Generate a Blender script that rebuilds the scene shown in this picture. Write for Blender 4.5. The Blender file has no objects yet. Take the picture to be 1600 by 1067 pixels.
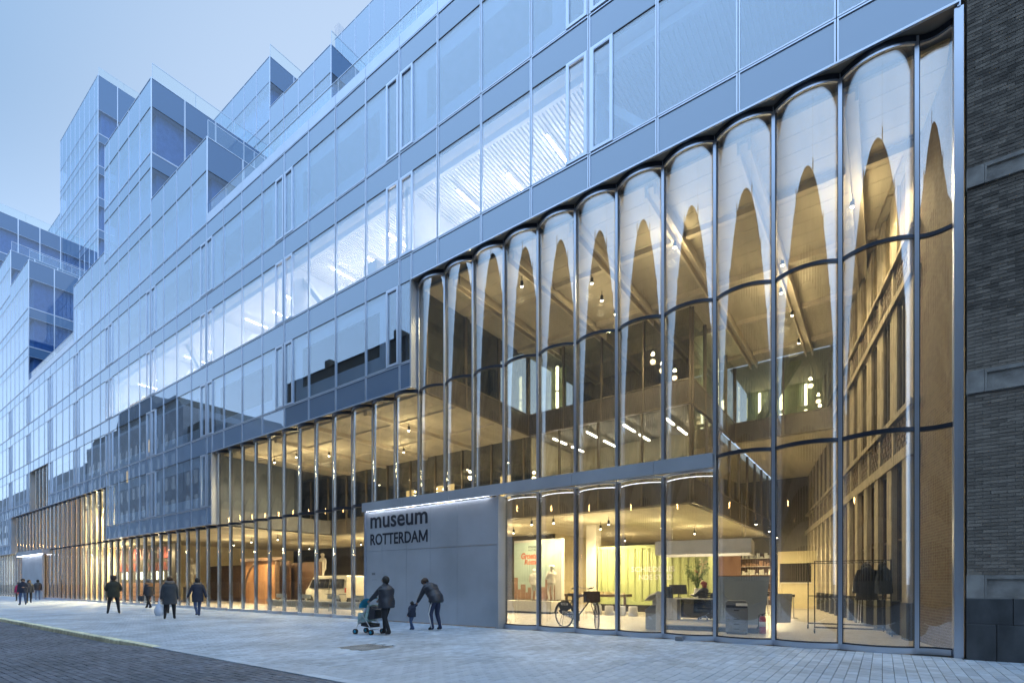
import bpy, bmesh, math, random
from mathutils import Vector, Matrix
random.seed(7)
sc = bpy.context.scene
C = sc.collection
R = math.radians
PI = math.pi

# ------------------------------------------------------------------ camera
cam = bpy.data.cameras.new('camera')
camo = bpy.data.objects.new('camera', cam)
C.objects.link(camo)
cam.sensor_width = 36.0
cam.lens = 797.0 / 1600.0 * 36.0
cam.shift_y = 0.236
cam.clip_start = 0.1
cam.clip_end = 4000
camo.location = (0, -13.0, 1.44)
camo.rotation_euler = (R(90), 0, math.atan2(.5882, .8088))
sc.camera = camo

# ------------------------------------------------------------------ sky, dusk
SKY_VIEW = (0.158, 0.285, 0.46, 1)      # the clear side of the evening sky
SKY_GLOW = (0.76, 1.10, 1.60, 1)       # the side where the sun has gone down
SKY_LOW = (0.39, 0.495, 0.645, 1)       # paler veil low over the roofs
SKY_RIM = (0.74, 0.92, 1.18, 1)       # bright band round the horizon
w = bpy.data.worlds.new('World')
sc.world = w
w.use_nodes = True
nt = w.node_tree
N, L = nt.nodes, nt.links
bg = N['Background']
SUN_EL, SUN_AZ = R(2.0), R(150)
sky = N.new('ShaderNodeTexSky')
sky.sky_type = 'NISHITA'
sky.sun_disc = False
sky.sun_elevation = SUN_EL
sky.sun_rotation = SUN_AZ
sky.dust_density = 0.3
sky.ozone_density = 4.0
tc = N.new('ShaderNodeTexCoord')
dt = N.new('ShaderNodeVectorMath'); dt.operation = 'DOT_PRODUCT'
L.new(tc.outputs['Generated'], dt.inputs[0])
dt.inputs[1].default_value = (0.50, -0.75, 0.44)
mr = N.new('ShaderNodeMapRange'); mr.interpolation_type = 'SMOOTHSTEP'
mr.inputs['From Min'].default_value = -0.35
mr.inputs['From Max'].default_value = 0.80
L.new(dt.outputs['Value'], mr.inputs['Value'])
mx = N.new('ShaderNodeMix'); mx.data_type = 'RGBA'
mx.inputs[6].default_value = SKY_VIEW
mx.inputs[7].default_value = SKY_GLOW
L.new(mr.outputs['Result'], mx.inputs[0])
dt2 = N.new('ShaderNodeVectorMath'); dt2.operation = 'DOT_PRODUCT'
L.new(tc.outputs['Generated'], dt2.inputs[0])
dt2.inputs[1].default_value = (-0.49, 0.84, 0.22)
mr2 = N.new('ShaderNodeMapRange'); mr2.interpolation_type = 'SMOOTHSTEP'
mr2.inputs['From Min'].default_value = 0.50
mr2.inputs['From Max'].default_value = 0.80
L.new(dt2.outputs['Value'], mr2.inputs['Value'])
mx2 = N.new('ShaderNodeMix'); mx2.data_type = 'RGBA'
L.new(mr2.outputs['Result'], mx2.inputs[0])
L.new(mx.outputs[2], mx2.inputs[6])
mx2.inputs[7].default_value = SKY_LOW
sp = N.new('ShaderNodeSeparateXYZ')
L.new(tc.outputs['Generated'], sp.inputs[0])
mr3 = N.new('ShaderNodeMapRange'); mr3.interpolation_type = 'SMOOTHSTEP'
mr3.inputs['From Min'].default_value = 0.08
mr3.inputs['From Max'].default_value = 0.60
mr3.inputs['To Min'].default_value = 0.9
mr3.inputs['To Max'].default_value = 0.0
L.new(sp.outputs['Z'], mr3.inputs['Value'])
mx3 = N.new('ShaderNodeMix'); mx3.data_type = 'RGBA'
L.new(mr3.outputs['Result'], mx3.inputs[0])
L.new(mx2.outputs[2], mx3.inputs[6])
mx3.inputs[7].default_value = SKY_RIM
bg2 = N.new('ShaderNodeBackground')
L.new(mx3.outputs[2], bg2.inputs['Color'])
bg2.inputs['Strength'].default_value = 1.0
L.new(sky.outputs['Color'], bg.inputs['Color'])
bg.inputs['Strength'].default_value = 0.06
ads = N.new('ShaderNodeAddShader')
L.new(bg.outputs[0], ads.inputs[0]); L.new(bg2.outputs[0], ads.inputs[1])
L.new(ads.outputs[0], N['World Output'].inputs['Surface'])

sun = bpy.data.lights.new('sun', 'SUN')
sun.energy = 0.25; sun.angle = R(12); sun.color = (1.0, .93, .85)
suno = bpy.data.objects.new('sun', sun); C.objects.link(suno)
suno.rotation_euler = (R(90) - SUN_EL, 0, PI - SUN_AZ)

sc.view_settings.view_transform = 'Standard'
sc.view_settings.look = 'None'
sc.view_settings.exposure = 0.45
sc.view_settings.gamma = 1.0
try:
    sc.view_settings.use_curve_mapping = False
except Exception:
    pass
sc.render.engine = 'CYCLES'
cy = sc.cycles
cy.max_bounces = 14
cy.transparent_max_bounces = 24
cy.glossy_bounces = 6
cy.diffuse_bounces = 3
cy.sample_clamp_indirect = 4.0
cy.use_denoising = True

# ------------------------------------------------------------------ materials
def new_mat(name):
    m = bpy.data.materials.new(name); m.use_nodes = True
    return m, m.node_tree.nodes, m.node_tree.links

def pm(name, col, rough=0.6, metal=0.0, var=0.12, scale=3.0, bump=0.0, bscale=60.0, spec=0.5, island=0.0, stretch=(1, 1, 1), stain=0.0):
    """plain painted / stone / cloth material with grain, wear and relief"""
    m, n, l = new_mat(name)
    p = n['Principled BSDF']
    p.inputs['Roughness'].default_value = rough
    p.inputs['Metallic'].default_value = metal
    p.inputs['Specular IOR Level'].default_value = spec
    t = n.new('ShaderNodeTexCoord')
    mp = n.new('ShaderNodeMapping'); mp.inputs['Scale'].default_value = stretch
    l.new(t.outputs['Object'], mp.inputs['Vector'])
    no = n.new('ShaderNodeTexNoise'); no.inputs['Scale'].default_value = scale; no.inputs['Detail'].default_value = 6
    l.new(mp.outputs[0], no.inputs['Vector'])
    mrn = n.new('ShaderNodeMapRange')
    mrn.inputs['From Min'].default_value = 0.3; mrn.inputs['From Max'].default_value = 0.7
    mrn.inputs['To Min'].default_value = 1 - var; mrn.inputs['To Max'].default_value = 1 + var
    l.new(no.outputs['Fac'], mrn.inputs['Value'])
    src = mrn.outputs['Result']
    if island:
        g = n.new('ShaderNodeNewGeometry')
        m3 = n.new('ShaderNodeMapRange')
        m3.inputs['To Min'].default_value = 1 - island; m3.inputs['To Max'].default_value = 1 + island
        l.new(g.outputs['Random Per Island'], m3.inputs['Value'])
        oi = n.new('ShaderNodeObjectInfo')
        m4 = n.new('ShaderNodeMapRange')
        m4.inputs['To Min'].default_value = 1 - island * .6; m4.inputs['To Max'].default_value = 1 + island * .6
        l.new(oi.outputs['Random'], m4.inputs['Value'])
        mu0 = n.new('ShaderNodeMath'); mu0.operation = 'MULTIPLY'
        l.new(m3.outputs[0], mu0.inputs[0]); l.new(m4.outputs[0], mu0.inputs[1])
        mu = n.new('ShaderNodeMath'); mu.operation = 'MULTIPLY'
        l.new(src, mu.inputs[0]); l.new(mu0.outputs[0], mu.inputs[1])
        src = mu.outputs[0]
    if stain:
        n2 = n.new('ShaderNodeTexNoise'); n2.inputs['Scale'].default_value = .55; n2.inputs['Detail'].default_value = 5
        l.new(t.outputs['Object'], n2.inputs['Vector'])
        m5 = n.new('ShaderNodeMapRange')
        m5.inputs['From Min'].default_value = .35; m5.inputs['From Max'].default_value = .65
        m5.inputs['To Min'].default_value = 1 - stain; m5.inputs['To Max'].default_value = 1 + stain * .5
        l.new(n2.outputs['Fac'], m5.inputs['Value'])
        mu2 = n.new('ShaderNodeMath'); mu2.operation = 'MULTIPLY'
        l.new(src, mu2.inputs[0]); l.new(m5.outputs[0], mu2.inputs[1]); src = mu2.outputs[0]
    vm = n.new('ShaderNodeVectorMath'); vm.operation = 'SCALE'
    vm.inputs[0].default_value = col
    l.new(src, vm.inputs['Scale'])
    l.new(vm.outputs[0], p.inputs['Base Color'])
    if bump:
        nb = n.new('ShaderNodeTexNoise'); nb.inputs['Scale'].default_value = bscale; nb.inputs['Detail'].default_value = 4
        l.new(mp.outputs[0], nb.inputs['Vector'])
        b = n.new('ShaderNodeBump'); b.inputs['Strength'].default_value = bump; b.inputs['Distance'].default_value = .01
        l.new(nb.outputs['Fac'], b.inputs['Height']); l.new(b.outputs[0], p.inputs['Normal'])
    return m

def glass(name, f0, tint=(1, 1, 1), wob=0.0, wscale=.5, under=None, refl=(1, 1, 1), power=5):
    """coated glazing: Schlick reflection over a clear (or, with under, an opaque) body"""
    m, n, l = new_mat(name)
    n.remove(n['Principled BSDF'])
    g = n.new('ShaderNodeNewGeometry')
    nrm = g.outputs['Normal']
    if wob:
        t = n.new('ShaderNodeTexCoord')
        oi = n.new('ShaderNodeObjectInfo')
        av = n.new('ShaderNodeVectorMath'); av.operation = 'ADD'
        sc3 = n.new('ShaderNodeVectorMath'); sc3.operation = 'SCALE'
        sc3.inputs[0].default_value = (31, 17, 53)
        l.new(oi.outputs['Random'], sc3.inputs['Scale'])
        l.new(t.outputs['Object'], av.inputs[0]); l.new(sc3.outputs[0], av.inputs[1])
        nb = n.new('ShaderNodeTexNoise'); nb.inputs['Scale'].default_value = wscale; nb.inputs['Detail'].default_value = 1
        l.new(av.outputs[0], nb.inputs['Vector'])
        b = n.new('ShaderNodeBump'); b.inputs['Strength'].default_value = 1.0; b.inputs['Distance'].default_value = wob
        l.new(nb.outputs['Fac'], b.inputs['Height'])
        nrm = b.outputs[0]
    d = n.new('ShaderNodeVectorMath'); d.operation = 'DOT_PRODUCT'
    l.new(g.outputs['Incoming'], d.inputs[0]); l.new(g.outputs['Normal'], d.inputs[1])
    ab = n.new('ShaderNodeMath'); ab.operation = 'ABSOLUTE'; l.new(d.outputs['Value'], ab.inputs[0])
    om = n.new('ShaderNodeMath'); om.operation = 'SUBTRACT'; om.inputs[0].default_value = 1; l.new(ab.outputs[0], om.inputs[1]); om.use_clamp = True
    pw = n.new('ShaderNodeMath'); pw.operation = 'POWER'; pw.inputs[1].default_value = power; l.new(om.outputs[0], pw.inputs[0])
    ma = n.new('ShaderNodeMath'); ma.operation = 'MULTIPLY_ADD'; ma.inputs[1].default_value = 1 - f0; ma.inputs[2].default_value = f0
    l.new(pw.outputs[0], ma.inputs[0])
    gl = n.new('ShaderNodeBsdfGlossy'); gl.inputs['Roughness'].default_value = 0.0; gl.inputs['Color'].default_value = (*refl, 1)
    l.new(nrm, gl.inputs['Normal'])
    if under:
        tr = n.new('ShaderNodeBsdfDiffuse'); tr.inputs['Color'].default_value = (*under, 1)
    else:
        tr = n.new('ShaderNodeBsdfTransparent'); tr.inputs['Color'].default_value = (*tint, 1)
    mix = n.new('ShaderNodeMixShader')
    l.new(ma.outputs[0], mix.inputs[0]); l.new(tr.outputs[0], mix.inputs[1]); l.new(gl.outputs[0], mix.inputs[2])
    l.new(mix.outputs[0], n['Material Output'].inputs['Surface'])
    return m

def emit(name, col, s):
    m, n, l = new_mat(name)
    n.remove(n['Principled BSDF'])
    e = n.new('ShaderNodeEmission'); e.inputs['Color'].default_value = (*col, 1); e.inputs['Strength'].default_value = s
    l.new(e.outputs[0], n['Material Output'].inputs['Surface'])
    return m

def frost(name, col, trans=.5):
    m, n, l = new_mat(name)
    n.remove(n['Principled BSDF'])
    a = n.new('ShaderNodeBsdfDiffuse'); a.inputs['Color'].default_value = (*col, 1)
    b = n.new('ShaderNodeBsdfTransparent'); b.inputs['Color'].default_value = (.95, .97, 1, 1)
    mix = n.new('ShaderNodeMixShader'); mix.inputs[0].default_value = trans
    l.new(a.outputs[0], mix.inputs[1]); l.new(b.outputs[0], mix.inputs[2])
    l.new(mix.outputs[0], n['Material Output'].inputs['Surface'])
    return m

def blindmat(name, col):
    m, n, l = new_mat(name)
    n.remove(n['Principled BSDF'])
    a = n.new('ShaderNodeBsdfDiffuse'); b = n.new('ShaderNodeBsdfTranslucent')
    for q in (a, b): q.inputs['Color'].default_value = (*col, 1)
    mix = n.new('ShaderNodeMixShader'); mix.inputs[0].default_value = .6
    l.new(a.outputs[0], mix.inputs[1]); l.new(b.outputs[0], mix.inputs[2])
    l.new(mix.outputs[0], n['Material Output'].inputs['Surface'])
    return m

def brickmat(name, c1, c2, mortar, sx, sy, axis='XZ'):
    m, n, l = new_mat(name)
    p = n['Principled BSDF']; p.inputs['Roughness'].default_value = .85
    t = n.new('ShaderNodeTexCoord')
    s = n.new('ShaderNodeSeparateXYZ'); l.new(t.outputs['Object'], s.inputs[0])
    c = n.new('ShaderNodeCombineXYZ')
    l.new(s.outputs[axis[0]], c.inputs[0]); l.new(s.outputs[axis[1]], c.inputs[1])
    b = n.new('ShaderNodeTexBrick')
    b.inputs['Scale'].default_value = 1
    b.inputs['Brick Width'].default_value = sx; b.inputs['Row Height'].default_value = sy
    b.inputs['Mortar Size'].default_value = .012; b.inputs['Mortar Smooth'].default_value = .2
    b.inputs['Color1'].default_value = (*c1, 1); b.inputs['Color2'].default_value = (*c2, 1); b.inputs['Mortar'].default_value = (*mortar, 1)
    l.new(c.outputs[0], b.inputs['Vector'])
    no = n.new('ShaderNodeTexNoise'); no.inputs['Scale'].default_value = 7; l.new(t.outputs['Object'], no.inputs['Vector'])
    mm = n.new('ShaderNodeMapRange'); mm.inputs['To Min'].default_value = .6; mm.inputs['To Max'].default_value = 1.35
    l.new(no.outputs['Fac'], mm.inputs['Value'])
    vm = n.new('ShaderNodeVectorMath'); vm.operation = 'SCALE'
    l.new(b.outputs['Color'], vm.inputs[0]); l.new(mm.outputs[0], vm.inputs['Scale'])
    l.new(vm.outputs[0], p.inputs['Base Color'])
    bu = n.new('ShaderNodeBump'); bu.inputs['Strength'].default_value = .6; bu.inputs['Distance'].default_value = .01; bu.invert = True
    l.new(b.outputs['Fac'], bu.inputs['Height']); l.new(bu.outputs[0], p.inputs['Normal'])
    return m

M = {}
M['alu'] = pm('anodised_aluminium', (.60, .66, .76), .32, .75, .05, 1.2)
M['alu_dark'] = pm('dark_frame_metal', (.045, .055, .075), .35, .5, .1)
M['alu_warm'] = pm('bronze_frame_metal', (.20, .165, .115), .4, .3, .1)
M['gasket'] = pm('black_gasket', (.03, .036, .048), .6)
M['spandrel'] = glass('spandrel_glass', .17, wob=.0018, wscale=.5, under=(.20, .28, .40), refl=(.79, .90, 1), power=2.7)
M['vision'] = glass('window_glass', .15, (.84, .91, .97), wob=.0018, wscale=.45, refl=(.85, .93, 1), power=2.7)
M['vent'] = glass('vent_glass', .20, (.80, .86, .92), wob=.002, refl=(.85, .92, 1))
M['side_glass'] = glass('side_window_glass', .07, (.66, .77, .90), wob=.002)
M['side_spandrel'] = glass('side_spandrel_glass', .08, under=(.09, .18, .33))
M['core'] = pm('tower_blinds', (.20, .32, .50), .8)
M['curved'] = glass('curved_glass', .18, (.96, .97, .97), refl=(.95, .98, 1))
M['inner_glass'] = glass('inner_office_glass', .10, (.80, .80, .74))
M['railing'] = glass('railing_glass', .03, (.93, .97, .98))
M['frost'] = frost('frosted_lining', (.38, .44, .52), .2)
M['louvre'] = pm('dark_louvre', (.022, .024, .027), .5)
M['frost_low'] = frost('pale_frosted_lining', (.74, .77, .80), .04)
M['soffit'] = pm('soffit_metal', (.30, .27, .23), .45, .3, .1)
M['ceil_beige'] = pm('beige_ceiling_boards', (.62, .56, .43), .8, var=.16, scale=1.4, stretch=(1, .15, 1), bump=.2)
M['ceil_white'] = pm('white_ceiling_deck', (.80, .80, .80), .7, var=.04)
M['beam'] = pm('pale_beam_paint', (.70, .62, .48), .6, var=.06)
M['slab'] = pm('slab_grey', (.22, .23, .25), .8)
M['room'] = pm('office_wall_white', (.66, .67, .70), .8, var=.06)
M['room_dim'] = pm('office_wall_unlit_tone', (.13, .155, .19), .8, var=.1)  # office wall darkened in its colour to look unlit
M['roof'] = pm('roof_gravel', (.25, .25, .25), .95)
M['inner_spandrel'] = pm('brown_grey_panel', (.115, .10, .08), .38, .2, .15, 1.5)
M['yellow_wall'] = pm('warm_white_wall', (.72, .62, .40), .8, var=.05)
M['green_wall'] = pm('pale_green_panel', (.55, .62, .38), .5, var=.05)
M['floor_in'] = pm('pale_floor_tiles', (.56, .51, .42), .35, var=.10, scale=1.5, bump=.15, bscale=15)
M['dark_wall'] = pm('black_drape', (.035, .03, .026), .9, var=.3, scale=6, stretch=(3, 3, .05))
M['curtain'] = pm('beige_curtain', (.62, .52, .36), .85, var=.1, stretch=(1, 1, .1))
M['portal'] = pm('grey_portal_panel', (.46, .49, .53), .42, .25, .07, .8, stain=.10)
M['added_blind'] = blindmat('added_beige_blind', (.80, .68, .47))
M['black'] = pm('black_paint', (.018, .02, .025), .45)
M['letter'] = pm('sign_black', (.02, .024, .035), .5)
M['white'] = pm('white_paint', (.78, .77, .74), .55, var=.04)
M['plaster'] = pm('white_plaster', (.80, .76, .68), .7, var=.06, bump=.2, bscale=20)
M['stone'] = pm('weathered_stone', (.30, .29, .27), .85, var=.3, scale=4, bump=.5, bscale=30, stain=.3)
M['stone_warm'] = pm('sandstone', (.46, .40, .30), .85, var=.14, scale=3, bump=.4, bscale=25)
M['base_stone'] = pm('dark_basalt', (.07, .075, .08), .6, var=.35, scale=3, bump=.5, bscale=40, stain=.4, stretch=(1, 1, .5))
M['brick'] = pm('dark_brick', (.185, .162, .135), .85, var=.35, scale=5, bump=.7, bscale=90, island=.45)
M['mortar'] = pm('grey_mortar', (.24, .235, .225), .95, var=.15, bump=.4)
M['brick_far'] = brickmat('dark_brick_wall', (.09, .075, .062), (.15, .125, .10), (.17, .165, .155), .22, .0655)
M['brick_in'] = brickmat('inner_brick_wall', (.15, .11, .08), (.22, .16, .115), (.24, .21, .17), .22, .0655, 'XZ')
M['dark_glass'] = glass('dark_window_glass', .06, under=(.03, .026, .02))
M['amber_glass'] = glass('amber_window_glass', .06, under=(.30, .22, .10))
M['paver'] = pm('granite_paver', (.45, .515, .58), .62, var=.12, scale=6, bump=.35, bscale=80, island=.15, stain=.22)
M['joint'] = pm('paving_joint_sand', (.15, .145, .14), .95, var=.2)
M['road_brick'] = pm('clinker_brick', (.15, .165, .195), .75, var=.2, scale=8, bump=.6, bscale=70, island=.22, stain=.22)
M['road_joint'] = pm('road_joint', (.09, .085, .085), .9, var=.2)
M['kerb'] = pm('granite_kerb', (.74, .74, .52), .8, var=.25, scale=5, bump=.5, bscale=40, island=.15, stain=.25)
M['ground'] = pm('far_ground', (.2, .2, .2), .9)
M['opp'] = pm('opposite_masonry', (.145, .125, .10), .9, var=.25, scale=.6, stain=.2)
M['opp_pane'] = glass('pale_opposite_pane', .05, under=(.22, .23, .25))
M['opp_pale'] = pm('pale_opposite_stone', (.34, .345, .36), .9, var=.15, scale=.6)
M['lit_opp'] = emit('lit_opposite_window', (1.0, .74, .42), .7)
M['opp_win'] = glass('opposite_window', .06, under=(.02, .02, .022))
M['lamp_warm'] = emit('lamp_warm', (1.0, .86, .62), 30)
M['lamp_tube'] = emit('lamp_tube', (1.0, .94, .86), 22)
M['lamp_green'] = emit('lamp_green_white', (1.0, .97, .66), 7)
M['lamp_led'] = emit('lamp_led', (.80, .86, 1.0), 13)
M['lamp_led2'] = emit('lamp_led_soft', (.85, .88, 1.0), 5)
M['lamp_orange'] = emit('lamp_orange', (1.0, .55, .18), 60)
M['lit_window'] = emit('lit_window', (1.0, .68, .28), 1.6)
M['steel'] = pm('brushed_steel', (.55, .55, .55), .3, .9, .05)
M['rubber'] = pm('tyre_rubber', (.02, .02, .022), .8)
M['wood'] = pm('orange_plywood', (.42, .21, .09), .6, var=.2, scale=2, stretch=(1, 1, .1))
M['wood_dark'] = pm('dark_timber', (.10, .055, .03), .6, var=.2)
M['van_white'] = pm('cream_car_paint', (.72, .67, .56), .3, var=.03)
M['tail_red'] = pm('red_plastic', (.5, .02, .02), .3)
M['glass_dark'] = glass('van_glass', .08, under=(.02, .02, .02))
M['green_box'] = pm('green_container_paint', (.47, .53, .24), .5, var=.08, scale=1.5)
M['red'] = pm('red_enamel', (.5, .02, .03), .35)
M['orange_text'] = pm('coral_print', (.75, .22, .12), .7, var=.02)
M['teal'] = pm('pale_teal_print', (.56, .70, .62), .75, var=.12, scale=.9)
M['print_brick'] = pm('brown_print', (.42, .25, .16), .75, var=.2)
M['print_dark'] = pm('dark_print', (.12, .12, .12), .75)
M['grey_desk'] = pm('grey_desk_panel', (.36, .40, .42), .5, var=.04)
M['desk_top'] = pm('pale_desk_top', (.70, .66, .56), .5, var=.04)
M['copier'] = pm('copier_grey', (.19, .20, .215), .5, var=.03)
M['copier_pale'] = pm('copier_pale', (.55, .56, .56), .5, var=.03)
M['leaf'] = pm('leaf_green', (.10, .17, .04), .6, var=.3)
M['blossom'] = pm('pale_blossom', (.7, .55, .3), .7, var=.2)
M['pink'] = pm('pink_blossom', (.6, .12, .12), .7, var=.2)
M['salmon'] = pm('salmon_partition', (.50, .28, .17), .7, var=.06)
M['banner_red'] = pm('red_banner', (.15, .015, .012), .6, var=.1)
M['skin'] = pm('skin', (.42, .26, .19), .6, var=.05)
M['hair_black'] = pm('dark_hair', (.02, .016, .013), .6, var=.3, scale=30)
M['hair_red'] = pm('red_hair', (.28, .035, .02), .5, var=.3, scale=30)
M['hair_brown'] = pm('brown_hair', (.07, .04, .022), .6, var=.3, scale=30)
M['hair_grey'] = pm('grey_hair', (.16, .16, .16), .7, var=.3, scale=30)
M['coat_black'] = pm('black_quilted_nylon', (.032, .036, .048), .42, var=.2, bump=.4, bscale=30)
M['coat_navy'] = pm('navy_coat', (.022, .03, .055), .75, var=.2, bump=.5, bscale=40)
M['coat_olive'] = pm('dark_olive_coat', (.04, .042, .03), .85, var=.25, bump=.5, bscale=40)
M['coat_slate'] = pm('slate_parka', (.045, .055, .066), .8, var=.2, bump=.5, bscale=40)
M['coat_tan'] = pm('tan_wool', (.32, .17, .075), .9, var=.2, bump=.6, bscale=50)
M['coat_pink'] = pm('magenta_coat', (.42, .03, .12), .8, var=.15)
M['trouser_black'] = pm('black_trousers', (.018, .019, .023), .85, var=.2)
M['trouser_navy'] = pm('navy_track_pants', (.02, .03, .075), .6, var=.15)
M['jeans'] = pm('blue_jeans', (.05, .085, .17), .9, var=.25, scale=12)
M['jeans_pale'] = pm('pale_jeans', (.17, .22, .31), .9, var=.25, scale=12)
M['shoe'] = pm('dark_shoes', (.02, .017, .015), .5)
M['shoe_white'] = pm('white_trainers', (.6, .6, .6), .6)
M['fur'] = pm('grey_fur_trim', (.20, .18, .16), .95, var=.35, scale=40, bump=.8, bscale=90)
M['bag_white'] = frost('pale_plastic_bag', (.58, .66, .78), .12)
M['stroller_blue'] = pm('turquoise_cloth', (.015, .28, .44), .75, var=.1)
M['stroller_stripe'] = pm('pale_green_cloth', (.36, .52, .50), .75, var=.25, scale=9, stretch=(.2, .2, 3))

# ------------------------------------------------------------------ mesh builder
class MB:
    def __init__(s):
        s.v = []; s.f = []; s.m = []; s.sm = []
    def add(s, vs, fs, mi=0, smooth=False):
        b = len(s.v); s.v += [tuple(v) for v in vs]
        for f in fs:
            s.f.append(tuple(b + i for i in f)); s.m.append(mi); s.sm.append(smooth)
        return s
    def box(s, x0, x1, y0, y1, z0, z1, mi=0):
        return s.add([(x0, y0, z0), (x1, y0, z0), (x1, y1, z0), (x0, y1, z0), (x0, y0, z1), (x1, y0, z1), (x1, y1, z1), (x0, y1, z1)],
                     [(0, 3, 2, 1), (4, 5, 6, 7), (0, 1, 5, 4), (1, 2, 6, 5), (2, 3, 7, 6), (3, 0, 4, 7)], mi)
    def bbox(s, x0, x1, y0, y1, z0, z1, b=.004, mi=0):
        """box with a chamfered top"""
        vs = [(x0, y0, z0), (x1, y0, z0), (x1, y1, z0), (x0, y1, z0), (x0, y0, z1 - b), (x1, y0, z1 - b), (x1, y1, z1 - b), (x0, y1, z1 - b),
              (x0 + b, y0 + b, z1), (x1 - b, y0 + b, z1), (x1 - b, y1 - b, z1), (x0 + b, y1 - b, z1)]
        fs = [(8, 9, 10, 11)]
        for i in range(4):
            j = (i + 1) % 4
            fs += [(i, j, 4 + j, 4 + i), (4 + i, 4 + j, 8 + j, 8 + i)]
        return s.add(vs, fs, mi)
    def prism(s, poly, axis, a, b, mi=0):
        """polygon extruded along an axis: axis 'y' takes (x,z), 'x' takes (y,z), 'z' takes (x,y)"""
        def pt(p, q):
            return {'y': (p[0], q, p[1]), 'x': (q, p[0], p[1]), 'z': (p[0], p[1], q)}[axis]
        n = len(poly)
        vs = [pt(p, a) for p in poly] + [pt(p, b) for p in poly]
        fs = [tuple(range(n))[::-1], tuple(range(n, 2 * n))] + [(i, (i + 1) % n, n + (i + 1) % n, n + i) for i in range(n)]
        return s.add(vs, fs, mi)
    def tube(s, pts, r, n=8, mi=0, closed=False, cap=True):
        pts = [Vector(p) for p in pts]; k = len(pts)
        rs = r if isinstance(r, (list, tuple)) else [r] * k
        vs = []
        prev = None
        for i, p in enumerate(pts):
            if closed: d = pts[(i + 1) % k] - pts[i - 1]
            else: d = pts[min(i + 1, k - 1)] - pts[max(i - 1, 0)]
            d.normalize()
            if prev is None:
                a = Vector((0, 0, 1)) if abs(d.z) < .9 else Vector((1, 0, 0))
            else: a = prev
            u = d.cross(a).normalized(); v = u.cross(d).normalized(); prev = v
            for j in range(n):
                t = 2 * PI * j / n
                vs.append(p + rs[i] * (math.cos(t) * u + math.sin(t) * v))
        fs = []
        for i in range(k if closed else k - 1):
            i2 = (i + 1) % k
            for j in range(n):
                j2 = (j + 1) % n
                fs.append((i * n + j, i * n + j2, i2 * n + j2, i2 * n + j))
        if not closed and cap:
            fs.append(tuple(range(n))); fs.append(tuple(range((k - 1) * n, k * n))[::-1])
        return s.add(vs, fs, mi, True)
    def lathe(s, prof, c=(0, 0, 0), n=16, mi=0, axis='z', squash=(1, 1)):
        vs = []
        for r, h in prof:
            for j in range(n):
                t = 2 * PI * j / n
                a, b = r * math.cos(t) * squash[0], r * math.sin(t) * squash[1]
                p = {'z': (a, b, h), 'y': (a, h, b), 'x': (h, a, b)}[axis]
                vs.append((c[0] + p[0], c[1] + p[1], c[2] + p[2]))
        k = len(prof); fs = []
        for i in range(k - 1):
            for j in range(n):
                j2 = (j + 1) % n
                fs.append((i * n + j, i * n + j2, (i + 1) * n + j2, (i + 1) * n + j))
        fs.append(tuple(range(n))[::-1]); fs.append(tuple(range((k - 1) * n, k * n)))
        return s.add(vs, fs, mi, True)
    def ball(s, c, r, n=12, mi=0):
        rx, ry, rz = r if isinstance(r, (tuple, list)) else (r, r, r)
        vs = [(c[0], c[1], c[2] - rz)]; k = n // 2
        for i in range(1, k):
            a = -PI / 2 + PI * i / k
            for j in range(n):
                t = 2 * PI * j / n
                vs.append((c[0] + rx * math.cos(a) * math.cos(t), c[1] + ry * math.cos(a) * math.sin(t), c[2] + rz * math.sin(a)))
        vs.append((c[0], c[1], c[2] + rz)); fs = []
        for j in range(n):
            j2 = (j + 1) % n
            fs.append((0, 1 + j2, 1 + j)); fs.append((len(vs) - 1, 1 + (k - 2) * n + j, 1 + (k - 2) * n + j2))
            for i in range(k - 2):
                fs.append((1 + i * n + j, 1 + i * n + j2, 1 + (i + 1) * n + j2, 1 + (i + 1) * n + j))
        return s.add(vs, fs, mi, True)
    def rings(s, rings, mi=0, cap=True, smooth=True):
        n = len(rings[0]); vs = [p for r in rings for p in r]; fs = []
        for i in range(len(rings) - 1):
            for j in range(n):
                j2 = (j + 1) % n
                fs.append((i * n + j, i * n + j2, (i + 1) * n + j2, (i + 1) * n + j))
        if cap:
            fs.append(tuple(range(n))[::-1]); fs.append(tuple(range((len(rings) - 1) * n, len(rings) * n)))
        return s.add(vs, fs, mi, smooth)
    def mesh(s, name, mats):
        me = bpy.data.meshes.new(name)
        me.from_pydata(s.v, [], s.f)
        for mt in (mats if isinstance(mats, (list, tuple)) else [mats]): me.materials.append(mt)
        me.polygons.foreach_set('material_index', s.m)
        me.polygons.foreach_set('use_smooth', s.sm)
        me.update()
        return me
    def build(s, name, mats, parent=None, loc=(0, 0, 0), rz=0):
        return put(name, s.mesh(name, mats), parent, loc, rz)

def put(name, me, parent=None, loc=(0, 0, 0), rz=0):
    o = bpy.data.objects.new(name, me)
    C.objects.link(o); o.parent = parent; o.location = loc
    if rz: o.rotation_euler = (0, 0, rz)
    return o

def tag(o, label=None, cat=None, group=None, kind=None):
    if label: o['label'] = label
    if cat: o['category'] = cat
    if group: o['group'] = group
    if kind: o['kind'] = kind
    return o

def thing(name, label, cat, loc=(0, 0, 0), rz=0, group=None):
    o = bpy.data.objects.new(name, None); C.objects.link(o)
    o.empty_display_size = .2
    o.location = loc; o.rotation_euler = (0, 0, rz)
    return tag(o, label, cat, group)

def copy_tree(o, parent=None):
    c = o.copy(); C.objects.link(c); c.parent = parent
    for ch in list(o.children): copy_tree(ch, c)
    return c

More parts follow.
